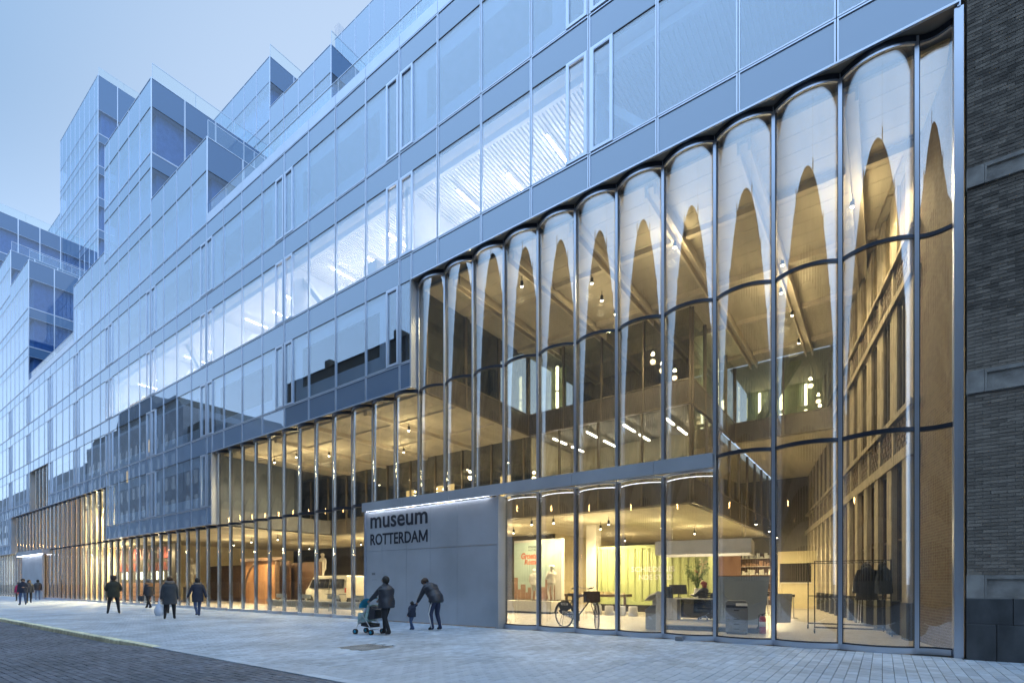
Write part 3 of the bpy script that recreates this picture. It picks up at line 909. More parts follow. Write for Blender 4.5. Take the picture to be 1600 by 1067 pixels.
for y in (3.2, 6.6, 10.0, 13.4):
    mb = MB()
    xs = [-13.9, -12.6, -12.2, -10.2, -9.8, -7.8, -7.4, -5.4, -5.0, -3.0, -2.6, -.8, -.4, 1.0]
    for a, b in zip(xs[::2], xs[1::2]): mb.box(a, b, y - .07, y + .07, 12.28, 12.47)
    mb.build('ceiling_beam', M['beam'], B)
for x in (-28, -24.5, -21, -17.5): MB().box(x - .12, x + .12, .65, 7.6, 8.44, 8.61).build('ceiling_beam', M['beam'], B)
for y in (2.4, 5.0): MB().box(-29.8, -14.1, y - .05, y + .05, 8.52, 8.61).build('ceiling_beam', M['beam'], B)

def inner_wall(p0, p1, z_sp0, z_sp1, z_top, step=BAY, glassm='inner_glass', skip=()):
    """glazed office wall inside the hall: brown spandrel strip below, glass and posts above"""
    d = Vector((p1[0] - p0[0], p1[1] - p0[1])); ln = d.length; n = max(1, round(ln / step)); s_ = ln / n
    rz = math.atan2(d.y, d.x)
    a = MB().box(.03, s_ - .03, -.03, .05, z_sp0 + .05, z_sp1 - .05).mesh('inner_spandrel', M['inner_spandrel'])
    g = MB().box(.035, s_ - .035, .01, .025, z_sp1 + .02, z_top).mesh('inner_pane', M[glassm])
    m_ = MB().box(-.035, .035, -.06, .06, z_sp0, z_top).mesh('inner_post', M['alu_warm'])
    for i in range(n):
        x, y = p0[0] + d.x * i / n, p0[1] + d.y * i / n
        put('inner_spandrel', a, B, (x, y, 0), rz); put('inner_pane', g, B, (x, y, 0), rz); put('inner_post', m_, B, (x, y, 0), rz)
    put('inner_post', m_, B, (p1[0], p1[1], 0), rz)
    mb = MB()
    for z in (z_sp0, z_sp1 - .03): mb.box(.036, ln - .036, -.05, .05, z, z + .045)
    mb.build('inner_rail', M['alu_warm'], B, (p0[0], p0[1], 0), rz)
inner_wall((-46.5, 7.6), (-6.2, 7.6), 4.66, 5.66, 8.58)
inner_wall((-13.95, 7.6), (-6.2, 7.6), 8.62, 9.62, 12.44)
inner_wall((-13.98, .7), (-13.98, 7.5), 8.62, 9.62, 12.44)
inner_wall((-6.14, 7.66), (-6.14, 26), 4.66, 5.66, 8.52)
inner_wall((-6.14, 7.66), (-6.14, 14.8), 8.62, 9.62, 12.44)
inner_wall((-6.1, 14.85), (-1.75, 14.85), 8.62, 9.62, 12.44)
mb = MB().box(-46.5, -6.3, 7.75, 12, 4.70, 5.50); mb.build('floor_slab', M['slab'], B)
MB().box(-6.35, -6.25, 7.75, 26, 4.70, 5.45).build('floor_slab', M['slab'], B)
MB().box(-13.9, -6.3, 7.75, 13, 8.64, 9.45).build('floor_slab', M['beam'], B)
MB().box(-46.5, -14.0, 7.75, 13, 8.64, 9.45).build('floor_slab', M['slab'], B)
MB().box(-6.0, -1.75, 15, 30, 8.64, 9.45).build('floor_slab', M['slab'], B)
MB().box(-46, -14.05, 12.0, 12.1, 5.5, 8.62).build('room_wall', M['room_dim'], B)
MB().box(-14.0, -6.3, 11.6, 11.7, 5.5, 8.62).build('room_wall', M['yellow_wall'], B)
MB().box(-14.0, -13.92, 7.8, 11.6, 5.5, 8.62).build('room_wall', M['yellow_wall'], B)
MB().box(-6.6, -6.5, 9.6, 26, 5.5, 8.55).build('room_wall', M['yellow_wall'], B)
MB().box(-14.0, -6.3, 12.0, 12.1, 9.45, 12.44).build('room_wall', M['inner_spandrel'], B)
MB().box(-6.6, -6.5, 9.2, 14.8, 9.45, 12.44).build('room_wall', M['green_wall'], B)
MB().box(-18.5, -18.4, .7, 7.5, 9.5, 12.5).build('room_wall', M['room_dim'], B)
MB().box(-6.4, -.9, 19, 19.1, 9.45, 12.44).build('green_wall', M['green_wall'], B)
MB().box(-6.4, -.9, 15, 19, 12.44, 12.52).build('ceiling', M['ceil_beige'], B)
MB().box(-13.3, -12.5, 8.6, 8.7, 9.5, 12.0).build('green_wall', M['green_wall'], B)
for (xb_, dx) in ((-5.6, 1.9), (-20, 2.2)):
    MB().add([(xb_, 15.6, 9.45), (xb_ + .45, 15.6, 9.45), (xb_ + .45, 16, 9.45), (xb_, 16, 9.45), (xb_ + dx, 15.6, 12.44), (xb_ + dx + .45, 15.6, 12.44), (xb_ + dx + .45, 16, 12.44), (xb_ + dx, 16, 12.44)],
             [(0, 1, 5, 4), (1, 2, 6, 5), (2, 3, 7, 6), (3, 0, 4, 7)]).build('brace', M['green_wall'], B)
# back of the ground floor
MB().box(-47, -17, 15, 15.1, 0, 4.62).build('black_drape', M['dark_wall'], B)
MB().box(-47.2, -47, 3.1, 15, 0, 4.62).build('room_wall', M['yellow_wall'], B)
MB().box(-17, -1, 26, 26.1, 0, 8.6).build('room_wall', M['inner_spandrel'], B)
MB().box(-17.2, -17, 15, 26, 0, 4.62).build('room_wall', M['yellow_wall'], B)
MB().box(-46.8, -30.6, 7.2, 7.3, .0, 2.9).build('partition', M['wood_dark'], B)
for x, y in ((-12.8, 12.2), (-20.5, 8.5), (-27.0, 9.5)):
    MB().bbox(x - .3, x + .3, y - .3, y + .3, .004, 4.61, .004).build('column', M['plaster'], B)
# yellow lit windows at the back of the first floor
for x in (-27.4, -24.6, -23.6, -19.0):
    MB().box(x, x + .75, 11.9, 11.96, 5.8, 8.0).build('lit_window', M['lit_window'], B)
MB().box(-5.6, -2.6, 27.9, 28, .2, 8.3).build('rear_glazing', M['dark_glass'], B)
# white sheet lining where the portal bay is closed from inside
MB().box(-16.6, -16.5, .5, 1.6, 0, 4.2).build('reveal', M['plaster'], B)

# ------------------------------------------------------------------ old brick building on the right
A = thing('brick_building', 'old dark brick building with stone bands and basalt base at the right edge', 'building', (0, 0, 0))
WX = 1.30
def bricks(xa, xb, za, zb, y, count):
    out = []; z = za; row = int(za / .0655)
    while z < zb - .05:
        x = xa - ((row % 2) * .11)
        while x < xb:
            a, b = max(x, xa), min(x + .21, xb)
            if b - a > .03: out.append((a, b - .0, z, min(z + .0555, zb)))
            x += .221
        z += .0655; row += 1
    return out
bl = bricks(WX, 2.9, 1.60, 5.03, 0, 0) + bricks(WX, 2.9, 5.45, 8.93, 0, 0) + bricks(WX, 2.9, 9.30, 14.5, 0, 0)
bl.sort(key=lambda b: math.dist((b[0], 0, b[2]), (0, -13, 1.44)) if in_frame(b[0], 0, b[2], 0) else 1e4 + b[2])
bm = {}
mb = MB()
for k, (a, b, z0, z1) in enumerate(bl):
    pr = random.uniform(-.004, .005)
    if k < 300:
        key = (round(b - a, 2), round(z1 - z0, 3))
        if key not in bm: bm[key] = MB().box(0, key[0], -.05, .06, 0, key[1]).mesh('brick', M['brick'])
        put('brick', bm[key], A, (a, pr, z0))
    else: mb.box(a, b, -.05 + pr, .06, z0, z1)
mb.build('brickwork', M['brick'], A)['kind'] = 'stuff'
MB().box(WX + .002, 2.91, -.038, .5, 0, 14.5).build('wall', M['mortar'], A)
MB().box(2.91, 14, -.045, .5, 1.6, 14.5).build('wall', M['brick_far'], A)
MB().box(WX, 14, .3, 20, 14.4, 14.7).build('roof', M['roof'], A)
for z0, z1 in ((1.16, 1.595), (5.03, 5.45), (8.93, 9.295)):
    MB().bbox(WX - .01, WX + .235, -.085, .2, z0, z1, .006).build('stone_band', M['stone'], A)
    x = WX + .24
    while x < 14:
        mb = MB()
        mb.box(x, x + 1.78, -.055, .2, z0, z1)
        mb.box(x, x + 1.78, -.085, -.056, z1 - .07, z1).box(x, x + 1.78, -.085, -.056, z0, z0 + .05).box(x, x + .03, -.085, -.056, z0 + .05, z1 - .07)
        mb.build('stone_band', M['stone'], A); x += 1.79
x = WX - .012; row = 0
for z0, z1, o0 in ((.0, .675, .42), (.683, 1.155, .64)):
    x = WX - .012; first = True
    while x < 14:
        ln = o0 if first else 1.3; first = False
        MB().bbox(x, x + ln - .012, -.10 + random.uniform(-.006, .004), .2, z0, z1, .01).build('base_stone', M['base_stone'], A); x += ln
# its long side wall runs into the glazed hall
def wx(y): return 1.36 - .205 * y
rzw = math.atan2(1, -.205)                       # local x runs into the hall, local -y faces it
SW = []
Lw = 27.0 * math.hypot(1, .205)
sd0 = Vector((wx(.55), .55))
def sput(name, mb_or_me, mat=None):
    me = mb_or_me if not isinstance(mb_or_me, MB) else mb_or_me.mesh(name, mat)
    return me
def onwall(name, me, t, z=0):
    q = Vector((-.205, 1)).normalized()
    return put(name, me, A, (sd0.x + q.x * t, sd0.y + q.y * t, z), rzw)
# the wall faces -X: with local x along the wall, local +y points to -X
mbw = MB().box(0, Lw, -.5, 0, 0, 13.2)
me = mbw.mesh('side_wall', M['brick_in'])
onwall('side_wall', me, 0)
# bricks of the first bare stretch, proud of the joints
mod = 1.55; t0 = 3.0
pil = MB().box(-.25, .25, 0, .20, .95, 4.62).mesh('pilaster', M['stone_warm'])
pil2 = MB().box(-.36, .36, 0, .10, 6.02, 9.10).mesh('pilaster', M['stone_warm'])
pil3 = MB().box(-.36, .36, 0, .10, 10.32, 12.40).mesh('pilaster', M['stone_warm'])
pb = MB().box(-.22, .22, 0, .22, 0, .94).mesh('pilaster_base', M['base_stone'])
win1 = MB().box(.26, mod - .26, .0, .03, .97, 4.60).mesh('side_window', M['dark_glass'])
win2 = MB().box(.37, mod - .37, .0, .03, 6.05, 9.08).mesh('side_window', M['dark_glass'])
win3 = MB().box(.37, mod - .37, .0, .03, 10.34, 12.38).mesh('side_window', M['amber_glass'])
fr1 = MB()
for a in (.26, .755, mod - .30): fr1.box(a, a + .04, .031, .07, .97, 4.60)
fr1.box(.30, mod - .30, .031, .06, 2.6, 2.66)
fr1 = fr1.mesh('window_frame', M['wood_dark'])
fr2 = MB()
for a in (.37, .755, mod - .41): fr2.box(a, a + .04, .031, .07, 6.05, 9.08)
fr2 = fr2.mesh('window_frame', M['alu_warm'])
pan = MB(); 
pan.box(.2, mod - .2, 0, .05, 0, .86)
for i in range(7):
    for j in range(5): pan.box(.22 + i * .16, .22 + i * .16 + .13, .051, .075 + .012 * ((i + j) % 2), .03 + j * .165, .03 + j * .165 + .12)
pan = pan.mesh('brick_panel', M['brick_in'])
n = int((Lw - t0) / mod)
for i in range(n):
    t = t0 + i * mod
    onwall('pilaster', pil, t); onwall('pilaster', pil2, t); onwall('pilaster', pil3, t); onwall('pilaster_base', pb, t)
    wdw = onwall('side_window', win1, t); put('window_frame', fr1, wdw)
    wdw = onwall('side_window', win2, t); put('window_frame', fr2, wdw)
    wdw = onwall('side_window', win3, t)
    onwall('brick_panel', pan, t, 5.02); onwall('brick_panel', pan, t, 9.36)
for z0, z1, d in ((4.62, 4.92, .24), (5.86, 6.02, .22), (9.10, 9.30, .20), (10.2, 10.32, .20), (12.4, 12.7, .24)):
    k = 0
    while k * 2.12 + t0 < Lw - 1:
        onwall('stone_band', MB().bbox(-.53, 1.585, 0, d, z0, z1, .01).mesh('stone_band', M['stone_warm']), t0 + k * 2.12); k += 1
for i in range(n + 1):
    t = t0 + i * mod
    onwall('panel_post', MB().box(-.1, .1, 0, .12, 4.92, 5.86).box(-.1, .1, 0, .12, 9.30, 10.2).mesh('panel_post', M['stone_warm']), t)

# ------------------------------------------------------------------ across the street, seen only mirrored in the glass
O = thing('masonry_building', 'long brown masonry building across the street, mirrored in the curved glass', 'building', (0, 0, 0))
MB().box(-66, 46, -40, -25, 0, 28.4).build('wall', M['opp'], O)
MB().prism([(-24.8, 28.4), (-40.4, 28.4), (-34.5, 32.2), (-32.5, 32.2)], 'x', -66.4, 46.4).build('roof', M['opp'], O)
wm = MB().box(0, 1.5, -.03, .02, 0, 2.3).mesh('window', M['opp_win'])
for lv in range(6):
    k = 0
    x = -64.5
    while x < 44:
        put('window', wm, O, (x + 1.5, -24.99, 1.6 + lv * 3.9), PI)
        x += 3.1; k += 1
for x in (-52, -38, -21, -7, 9, 27): MB().box(x, x + 1.6, -34.5, -32.5, 31, 32.4).build('chimney', M['opp'], O)
MB().tube([(4.6, -25.6, 29.4), (4.6, -25.6, 34.0)], .07).build('mast', M['black'], O)
for x in (-57, -44, -29.5, -15, 4.2, 18, 34): MB().box(x, x + 1.0, -26.2, -25.1, 28.4, 29.5).build('chimney', M['opp'], O)
def mirrored(name, label, xa, xb, hgt, mat, roofp, lit):
    o = thing(name, label, 'building', (0, 0, 0))
    MB().box(xa, xb, -46, -25.5, 0, hgt).build('wall', M[mat], o)
    if roofp: MB().prism(roofp, 'y', -46, -25.8).build('roof', M['opp'], o)
    for lv in range(int((hgt - 3) / 4.1)):
        x = xa + 1.2; k = 0
        while x < xb - 2.6:
            put('window', wm_lit if (k * 5 + lv * 3) % 23 == 4 else wm_pale, o, (x + 1.5, -25.49, 2 + lv * 4.1), PI); x += 3.3; k += 1
    return o
wm_pale = MB().box(0, 1.5, -.03, .02, 0, 2.3).mesh('window', M['opp_pane'])
wm_lit = MB().box(0, 1.5, -.03, .02, 0, 2.3).mesh('window', M['lit_opp'])
mirrored('corner_building', 'plain flat roofed building across the street, mirrored in the flat panes', -99.8, -78, 26, 'opp_pale', [(-99, 26), (-84, 26), (-84, 27), (-91, 27), (-91, 29), (-99, 29)], False)
g3 = mirrored('stone_building', 'tall pale stone building with gables, mirrored in the flat panes at the left', -152, -100, 33, 'opp_pale', [(-151, 33), (-101, 33), (-104, 35.5), (-112, 35.5), (-115, 38), (-131, 38), (-134, 34.5), (-147, 34.5)], False)
MB().lathe([(.8, 33), (.8, 36), (.5, 37), (.1, 38.5)], (-116, -32.5, 0), 10).build('turret', M['opp'], g3)
mirrored('end_building', 'long pale building at the far end of the street, mirrored at the left edge', -290, -152.5, 30, 'opp_pale', None, False)
# street lamp on the far pavement (its glow repeats in the wavy glass)
SL = thing('street_lamp', 'street lamp with a glowing orange globe mirrored in the wavy glass', 'street lamp', (-21.5, -17.5, -.1))
MB().lathe([(.12, 0), (.12, .5), (.06, .6), (.045, 6.8)], n=10).build('pole', M['black'], SL)
gl = MB().ball((0, 0, 7.05), .22).build('globe', M['lamp_orange'], SL)
point_light('lamp_light', SL, (0, 0, 7.05), 120, (1, .6, .25), .22)
SL2 = copy_tree(SL); SL2.location = (-70, -8.9, -.1); SL2['label'] = 'second street lamp with an orange globe far down the street'
SL2.location = (-96, -17.5, -.1)

# ------------------------------------------------------------------ lamps inside
ORD = ['leftmost', 'second', 'third', 'fourth', 'fifth', 'sixth', 'seventh', 'eighth', 'ninth', 'tenth', 'eleventh', 'twelfth', 'thirteenth', 'fourteenth', 'fifteenth', 'sixteenth', 'seventeenth', 'eighteenth', 'nineteenth', 'twentieth']
def ordinals(objs):
    """tell alike things apart by their place, counted as the photograph shows them"""
    def px(o):
        p = proj(*o.matrix_basis.translation); return p[0] if p else 1e4
    objs = sorted(objs, key=px)
    for k, o in enumerate(objs):
        if k == len(objs) - 1: wd = 'rightmost'
        elif k < len(objs) / 2: wd = ORD[k] + (' from the left' if k else '')
        else: wd = ORD[len(objs) - 1 - k] + ' from the right'
        o['label'] = o['label'] + ', ' + wd
spot_proto = None
def spotlight(x, y, z, e, group, label, drop=.35, rr=.07):
    t = thing('ceiling_spotlight', label, 'spotlight', (x, y, z), 0, group)
    if 'body' not in _pm:
        _pm['body'] = MB().lathe([(.035, .20), (.055, .18), (.055, .02), (.06, 0)], n=10).tube([(0, 0, .19), (0, 0, .37)], .012, 6).mesh('housing', M['black'])
        _pm['bulb'] = MB().lathe([(.005, -.004), (.052, .002), (.05, .015)], n=10).ball((0, 0, 0), (.05, .05, .028), 8).mesh('bulb', M['lamp_warm'])
    put('housing', _pm['body'], t); put('bulb', _pm['bulb'], t)
    d = bpy.data.lights.new('spot_light', 'SPOT'); d.energy = e; d.color = (1, .79, .43); d.shadow_soft_size = rr
    d.spot_size = R(165); d.spot_blend = .5
    o = bpy.data.objects.new('spot_light', d); C.objects.link(o); o.parent = t; o.location = (0, 0, -.10)
    point_light('fill_light', t, (0, 0, -.45), e * .13, (1, .79, .43), .12)  # weak fill added under each spotlight to brighten the ceiling
    return t
for x, y in ((-12.3, 1.5), (-10.4, 1.9), (-8.3, 3.2), (-8.5, 4.4), (-8.5, 5.6), (-3.0, 7.8), (-2.9, 9.8), (-3.0, 12.6), (-2.7, 6.0), (-5.3, 3.0), (-.7, 4.2)):
    spotlight(x, y, 12.0, 380 if (x, y) in ((-5.3, 3.0), (-.7, 4.2), (-3.0, 7.8)) else 85, 'spotlights under the high hall ceiling', 'warm spotlight under the high hall ceiling')
for x, y in ((-27.6, 2.3), (-25.4, 2.3), (-23.8, 3.2), (-20, 5), (-17, 2.6)):
    spotlight(x, y, 8.2, 330, 'spotlights in the two storey hall', 'warm spotlight under the two storey hall ceiling')
gs = [(-12.3, 9.2), (-13.4, 7.0), (-12.2, 7.0), (-10.4, 9.0), (-11.6, 10.6), (-16.4, 9.7), (-4.8, 13.0), (-4.9, 17), (-5.2, 21.4), (-9.0, 12.2), (-8.5, 16), (-13.5, 18)]  # the pair in front of the mural wall is added to brighten it
for x, y in gs:
    spotlight(x, y, 4.2, (210 if y == 7.0 else 470) if x < -6 else 560, 'spotlights over the reception hall', 'small ceiling or added mural spotlight over the reception')
for x, y in ((-31.0, 4.4), (-34.3, 4.4), (-38, 5), (-42.5, 2.0), (-37, 10.4), (-30, 10), (-26.1, 8.4), (-22.5, 10), (-28, 12), (-19, 12)):
    spotlight(x, y, 4.2, 640, 'spotlights over the exhibition', 'small spotlight in the ceiling over the exhibition')
for x in (-49, -53, -57, -61, -66, -71, -76):  # unseen lamps added to backlight the sheet along the far left glass
    spotlight(x, 1.6, 4.4, 1500, 'added spotlights behind the far curtain glass', 'lower warm downlight added behind the far left glass')
for x in (-50, -55, -60, -66, -72): spotlight(x, 1.7, 8.2, 2000, 'added spotlights behind the upper far curtain glass', 'upper warm downlight added behind the far left glass')  # upper row of unseen lamps, added for the same backlight

tube = MB().box(-.032, .032, -.62, .62, 0, .05).mesh('lit_tube', M['lamp_tube'])
hous = MB().box(-.045, .045, -.65, .65, .051, .09).tube([(0, -.6, .09), (0, -.6, .2)], .008, 5).tube([(0, .6, .09), (0, .6, .2)], .008, 5).mesh('housing', M['white'])
def linear(x, y, z, rz, group, label, e=0):
    t = thing('linear_lamp', label, 'ceiling lamp', (x, y, z), rz, group)
    put('lit_tube', tube, t); put('housing', hous, t)
    if e: point_light('tube_light', t, (0, 0, -1.1), e * 1.7, (1, .72, .50), .5)
    return t
x = -44.6
k = 0
while x < -6.4:
    linear(x, 1.9 + .5 * (k % 2), 16.15, 0, 'linear lamps in the bright office storey', 'white linear lamp in the bright office storey', 34 if x < -9 else 12)
    if k % 3 != 1: linear(x + .9, 3.9, 16.15, 0, 'linear lamps in the bright office storey', 'white linear lamp in the bright office storey', 0)
    x += BAY; k += 1
for x in (-12.8, -11, -9.2, -7.4):
    for y in (8.6, 10.4): linear(x, y, 8.36, 0, 'linear lamps in the warm meeting room', 'white linear lamp in the warm meeting room')
vt = MB().box(-.06, .06, -.03, .03, 0, 1.15).mesh('lit_tube', M['lamp_green'])
vh = MB().box(-.08, .08, .031, .07, -.02, 1.17).mesh('housing', M['white'])
def vlamp(x, y, z, rz=0):
    t = thing('upright_tube_lamp', ('lower ' if z < 10.5 else 'upper ') + 'upright tube lamp on a pale green wall', 'wall lamp', (x, y, z), rz, 'upright tube lamps on pale green walls')
    put('lit_tube', vt, t); put('housing', vh, t)
for x in (-5.7, -4.6, -3.4, -2.2):
    for z in (9.75, 11.15): vlamp(x, 18.9, z)
for z in (9.65, 10.9): vlamp(-12.9, 8.5, z)
for y in (10.5, 12.6):
    for z in (9.75, 11.1): vlamp(-6.42, y, z, R(90))
for x in (-28, -25, -20, -17): spotlight(x, 10, 8.2, 25, 'spotlights in the dim first floor rooms', 'dim spotlight in the first floor rooms')
_lg = {}
for o in C.objects:
    if o.name.split('.')[0] in ('ceiling_spotlight', 'linear_lamp', 'upright_tube_lamp'): _lg.setdefault(o['label'], []).append(o)
for v in _lg.values(): ordinals(v)
# ------------------------------------------------------------------ people
def ik(a, b, l1, l2, hint):
    a, b = Vector(a), Vector(b); d = b - a; L_ = max(1e-4, min(d.length, (l1 + l2) * .999)); d = d.normalized(); b = a + d * L_
    x = (l1 * l1 - l2 * l2 + L_ * L_) / (2 * L_); hgt = math.sqrt(max(0, l1 * l1 - x * x))
    hv = Vector(hint); hv = hv - d * hv.dot(d)
    hv = hv.normalized() if hv.length > 1e-4 else Vector((0, 1, 0))
    return a + d * x + hv * hgt, b

def person(label, loc, face, H, coat, legs, hair, shoe='shoe', lean=0.0, feet=None, hands=None, hem=.86, puffer=0, hairstyle='short',
           head_down=0.0, statue=None, name='person', cat='person', extra=None, bulk=1.0, seated=False, group=None, hand_mat='skin', hip=.95, coat_child=True, child=False):
    """one continuous skinned body posed from joint positions; coat and hair are its children"""
    s = H / 1.75
    t = thing(name, label, cat, loc, R(face), group)
    cl, sl = math.cos(lean), math.sin(lean)
    def up(p):          # lean the upper body forward about the hips
        x, y, z = p; z -= hip
        return Vector((x, y * cl + z * sl, hip + z * cl - y * sl))
    dz = hip - .95
    J = {}
    J['pel'] = Vector((0, 0, hip)); J['sp'] = up((0, .0, 1.10 + dz)); J['ch'] = up((0, .005, 1.28 + dz)); J['nb'] = up((0, -.01, 1.44 + dz))
    hd = Vector((0, math.sin(head_down) * .10, 0))
    J['nk'] = up((0, .005, 1.52 + dz)); 
    base = J['nk']; ang = lean + head_down
    def hp(y, z): return base + Vector((0, y * math.cos(ang) + z * math.sin(ang), z * math.cos(ang) - y * math.sin(ang)))
    J['hd'] = hp(.03, .10); J['ht'] = hp(.02, .175); J['chin'] = hp(.075, .045)
    feet = feet or [(-.11, 0.0, .09), (.11, .02, .09)]
    hands = hands or [(-.25, .06, .86), (.25, .06, .86)]
    for sd, f, hnd in (('L', feet[0], hands[0]), ('R', feet[1], hands[1])):
        sg_ = -1 if sd == 'L' else 1
        J['hip' + sd] = Vector((sg_ * .095, 0, hip - .04)); J['sh' + sd] = up((sg_ * .175, -.005, 1.40 + dz))
        kn, an = ik(J['hip' + sd], f, .43, .42, (sg_ * .15, 1, 0.05)); J['kn' + sd] = kn; J['an' + sd] = an
        J['to' + sd] = an + Vector((sg_ * .03, .15, -.045)); J['he' + sd] = an + Vector((0, -.045, -.045))
        el, wr = ik(J['sh' + sd], hnd, .29, .26, (sg_ * .6, -1, -.1)); J['el' + sd] = el; J['wr' + sd] = wr
        dv = (wr - el).normalized(); J['pa' + sd] = wr + dv * .075
    cb = 1.18 if coat else 1.0
    cb *= bulk
    rad = {'pel': .135 * bulk, 'sp': .125 * cb, 'ch': .145 * cb, 'nb': .085 * cb, 'nk': .055, 'hd': .098, 'ht': .07, 'chin': .05}
    for sd in 'LR':
        rad.update({'hip' + sd: .098 * bulk, 'kn' + sd: .066 * bulk, 'an' + sd: .05, 'to' + sd: .04, 'he' + sd: .045, 'sh' + sd: .075 * cb, 'el' + sd: .055 * cb, 'wr' + sd: .042 * cb, 'pa' + sd: .036})
    E_ = [('pel', 'sp'), ('sp', 'ch'), ('ch', 'nb'), ('nb', 'nk'), ('nk', 'hd'), ('hd', 'ht'), ('hd', 'chin')]
    for sd in 'LR': E_ += [('pel', 'hip' + sd), ('hip' + sd, 'kn' + sd), ('kn' + sd, 'an' + sd), ('an' + sd, 'to' + sd), ('an' + sd, 'he' + sd), ('nb', 'sh' + sd), ('sh' + sd, 'el' + sd), ('el' + sd, 'wr' + sd), ('wr' + sd, 'pa' + sd)]
    names = list(J)
    me = bpy.data.meshes.new('body'); me.from_pydata([J[k] * s for k in names], [(names.index(a), names.index(b)) for a, b in E_], [])
    tmp = bpy.data.objects.new('tmp_body', me); C.objects.link(tmp)
    md = tmp.modifiers.new('Skin', 'SKIN'); md.branch_smoothing = .6
    for k, v in zip(names, me.skin_vertices[0].data):
        r = rad[k] * s
        v.radius = (r * 1.2, r * .9) if k in ('sp', 'ch', 'pel') else (r, r)
        if k == 'pel': v.use_root = True
    sub = tmp.modifiers.new('Sub', 'SUBSURF'); sub.levels = 1; sub.render_levels = 1
    bpy.context.view_layer.update()
    ev = bpy.data.meshes.new_from_object(tmp.evaluated_get(bpy.context.evaluated_depsgraph_get()))
    bpy.data.objects.remove(tmp)
    mb = MB()
    mats = [M[coat or 'skin'], M[legs], M[shoe], M['skin'], M[hand_mat]] if not statue else [M[statue]] * 5
    reg = {}
    for a, b in E_:
        if a[:2] in ('an',): reg[(a, b)] = 2
        elif a[:2] in ('hi', 'kn') or b[:3] == 'hip': reg[(a, b)] = 1
        elif a[:2] == 'wr': reg[(a, b)] = 4
        elif a in ('nk', 'hd'): reg[(a, b)] = 3
        else: reg[(a, b)] = 0
    segs = [(J[a] * s, J[b] * s, reg[(a, b)], .5 * (rad[a] + rad[b]) * s) for a, b in E_]
    vv = [v.co.copy() for v in ev.vertices]
    mi = []
    for p in ev.polygons:
        c = p.center; best = 1e9; bm_ = 0
        for a, b, m_, rr in segs:
            d = b - a; tt = max(0, min(1, (c - a).dot(d) / max(d.length_squared, 1e-9)))
            q = (c - a - d * tt).length - rr
            if q < best: best = q; bm_ = m_
        mi.append(bm_)
    mb.v = [tuple(v) for v in vv]; mb.f = [tuple(p.vertices) for p in ev.polygons]; mb.m = mi; mb.sm = [True] * len(mb.f)
    # five fingers per hand, curled, thumb from the side of the palm
    for sd in 'LR':
        sg_ = -1 if sd == 'L' else 1
        dv = (J['pa' + sd] - J['wr' + sd]).normalized(); sidev = dv.cross(Vector((1, 0, 0))) ; sidev = sidev.normalized() if sidev.length > .1 else Vector((0, 1, 0))
        inn = sidev.cross(dv).normalized() * (-sg_ if True else 1)
        for q, ln in enumerate((.062, .072, .068, .052)):
            o_ = J['pa' + sd] + sidev * (.024 - .016 * q) * (1 if sidev.y > 0 else -1)
            p1 = o_ + dv * ln * .55; p2 = o_ + dv * ln * .95 + Vector((-sg_ * .02, 0, 0)); 
            mb.tube([(o_ - dv * .03) * s, p1 * s, p2 * s], [.0095 * s, .009 * s, .007 * s], 6, 4)
        o_ = J['wr' + sd] + dv * .03
        fw = Vector((0, 1, 0))
        mb.tube([o_ * s, (o_ + fw * .035 + dv * .02) * s, (o_ + fw * .045 + dv * .055) * s], [.012 * s, .010 * s, .008 * s], 6, 4)
    # face
    hc = J['hd'] * s
    def hpt(x, y, z): return (base + Vector((x, y * math.cos(ang) + z * math.sin(ang), z * math.cos(ang) - y * math.sin(ang)))) * s
    mb.tube([hpt(0, .112, .115), hpt(0, .137, .082), hpt(0, .116, .074)], [.009 * s, .015 * s, .009 * s], 6, 3)
    for sx in (-1, 1):
        mb.ball(hpt(sx * .092, .02, .09), (.014 * s, .022 * s, .032 * s), 6, 3)
        if not statue: mb.ball(hpt(sx * .034, .108, .112), (.014 * s, .010 * s, .009 * s), 6, 2)
    if not statue: mb.tube([hpt(-.022, .116, .045), hpt(0, .124, .046), hpt(.022, .116, .045)], .006 * s, 5, 3)
    mb.build('body', mats, t)
    # coat skirt and quilted shell
    if coat and coat_child:
        rg = []; nr = 20; n = 18
        for i in range(nr + 1):
            f = i / nr; z = hem + (1.475 - hem) * f + (dz if not seated else dz)
            if z < hip - .02: cpt = Vector((0, 0, z)); wv, dv_ = .205, .155
            else:
                cpt = None
            g = (z - dz)
            if g < .98: wv, dv_ = .215 - .0 * g, .165
            elif g < 1.12: k = (g - .98) / .14; wv, dv_ = .215 - .018 * k, .165 - .01 * k
            elif g < 1.34: k = (g - 1.12) / .22; wv, dv_ = .197 + .022 * k, .155 + .006 * k
            else: k = (g - 1.34) / .135; wv, dv_ = .219 - .135 * k ** 1.3, .161 - .075 * k
            wv *= bulk; dv_ *= bulk
            if puffer: rp = 1 + .085 * abs(math.sin(PI * f * puffer)) ** .6; wv *= rp; dv_ *= rp
            wob = [1 + .025 * math.sin(3 * 2 * PI * j / n + i * .7) for j in range(n)]
            ring = []
            for j in range(n):
                a = 2 * PI * j / n
                q = (wv * wob[j] * math.cos(a), dv_ * wob[j] * math.sin(a) - .005, z)
                ring.append(tuple((up(q) if z > hip else Vector(q) + Vector((0, (z - hip) * 0, 0))) * s))
            rg.append(ring)
        MB().rings(rg, 0, True).build('coat', M[coat] if not statue else M[statue], t)
    # hair or headwear
    hm = M[hair] if not statue else M[statue]
    hb = MB()
